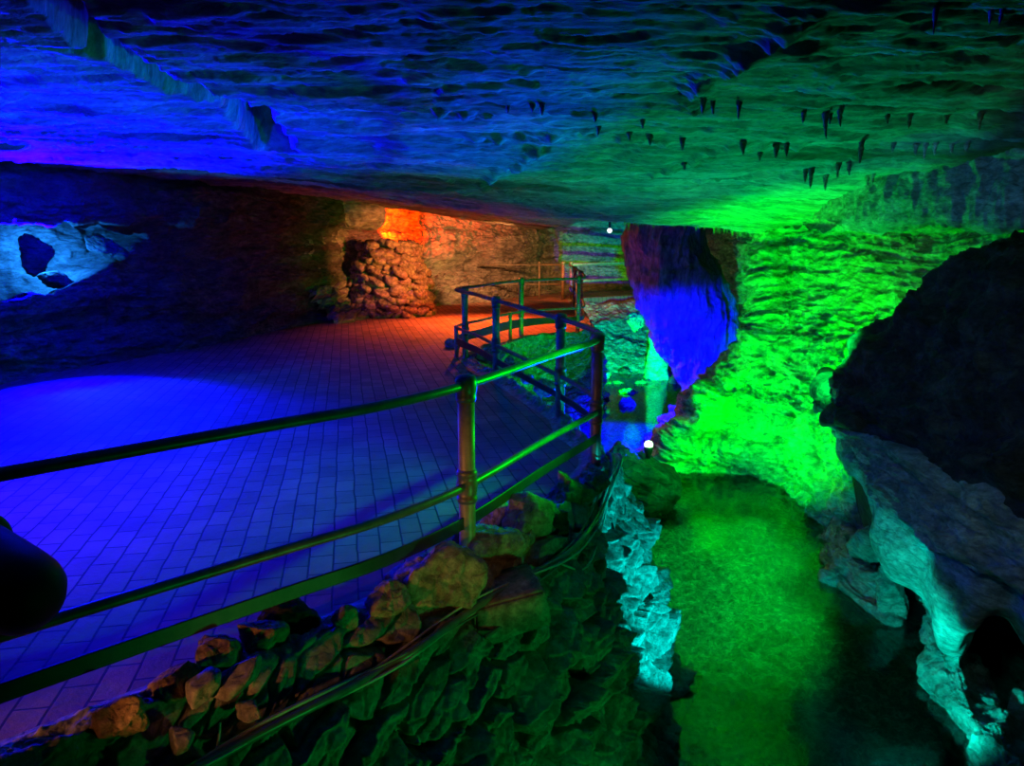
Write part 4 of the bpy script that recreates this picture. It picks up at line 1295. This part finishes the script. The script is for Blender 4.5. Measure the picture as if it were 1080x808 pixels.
lamp_pt('blue_ledge_fill', 'SPOT', (2.7, 5.5, 1.75), (0.03, 0.4, 1.0), 22, (3.9, 7.1, 2.15), 0.06, 70, 0.8)  # unseen spot added only to brighten the rock ledge
lamp_pt('green_lip', 'SPOT', (1.9, 8.9, -0.8), GREEN, 520, (3.2, 10.2, 1.95), 0.06, 62, 0.8)
lamp_pt('green_rail_fill', 'SPOT', (1.25, 4.75, 0.86), (0.0, 1.0, 0.01), 170, (0.2, 4.74, 0.80), 0.03, 84, 0.8)  # extra unseen spot added close by to brighten the near top rail
lamp_pt('green_low', 'SPOT', (2.2, 1.5, -1.3), (0.0, 1.0, 0.10), 90, (-0.3, 3.5, -0.6), 0.05, 62, 0.8)
lamp_pt('green_bed', 'SPOT', (2.9, 7.0, 1.2), (0.0, 1.0, 0.08), 1100, (2.3, 7.8, -1.7), 0.1, 104, 0.8)
lamp_pt('green_far', 'SPOT', (2.15, 15.4, -1.2), (0.0, 1.0, 0.0), 2600, (2.75, 19.0, -1.25), 0.06, 76, 0.7)
lamp_pt('green_far_wall', 'SPOT', (3.2, 21.5, 1.6), (0.0, 1.0, 0.15), 22, (2.2, 25.0, 1.0), 0.1, 130, 0.7)
lamp_pt('green_recess', 'SPOT', (4.3, 13.4, 0.3), (0.0, 1.0, 0.02), 90, (5.2, 16.5, 0.4), 0.1, 80, 0.6)
lamp_pt('blue_pillar', 'SPOT', (2.1, 11.5, -1.0), BLUE, 4500, (3.1, 15.0, -0.7), 0.08, 46, 0.5)
lamp_pt('blue_pit', 'SPOT', (1.7, 9.6, -0.9), BLUE, 4200, (0.25, 8.0, -0.1), 0.1, 66, 0.9)
lamp_pt('blue_stream', 'SPOT', (2.2, 12.6, 1.2), BLUE, 6000, (2.1, 12.7, -1.7), 0.08, 58, 0.5)
CYAN = (0.0, 0.85, 0.80)
lamp_pt('cyan_wall', 'SPOT', (1.9, 3.7, -1.0), CYAN, 420, (0.92, 5.0, -0.75), 0.03, 40, 0.35)
lamp_pt('cyan_rocks', 'SPOT', (1.9, 4.0, -1.1), (0.0, 0.8, 0.6), 260, (2.95, 5.1, -1.15), 0.04, 78, 0.6)

w = bpy.data.worlds.new('cave_dark'); S.world = w
w.use_nodes = True
w.node_tree.nodes['Background'].inputs[0].default_value = (0.0, 0.0, 0.0, 1)

S.view_settings.view_transform = 'Standard'
S.view_settings.look = 'None'
S.view_settings.exposure = 0.0
S.view_settings.gamma = 1.0
S.view_settings.use_curve_mapping = False
S.cycles.use_denoising = True
S.cycles.max_bounces = 6
S.cycles.diffuse_bounces = 1
S.cycles.transparent_max_bounces = 8
S.cycles.sample_clamp_indirect = 3.0
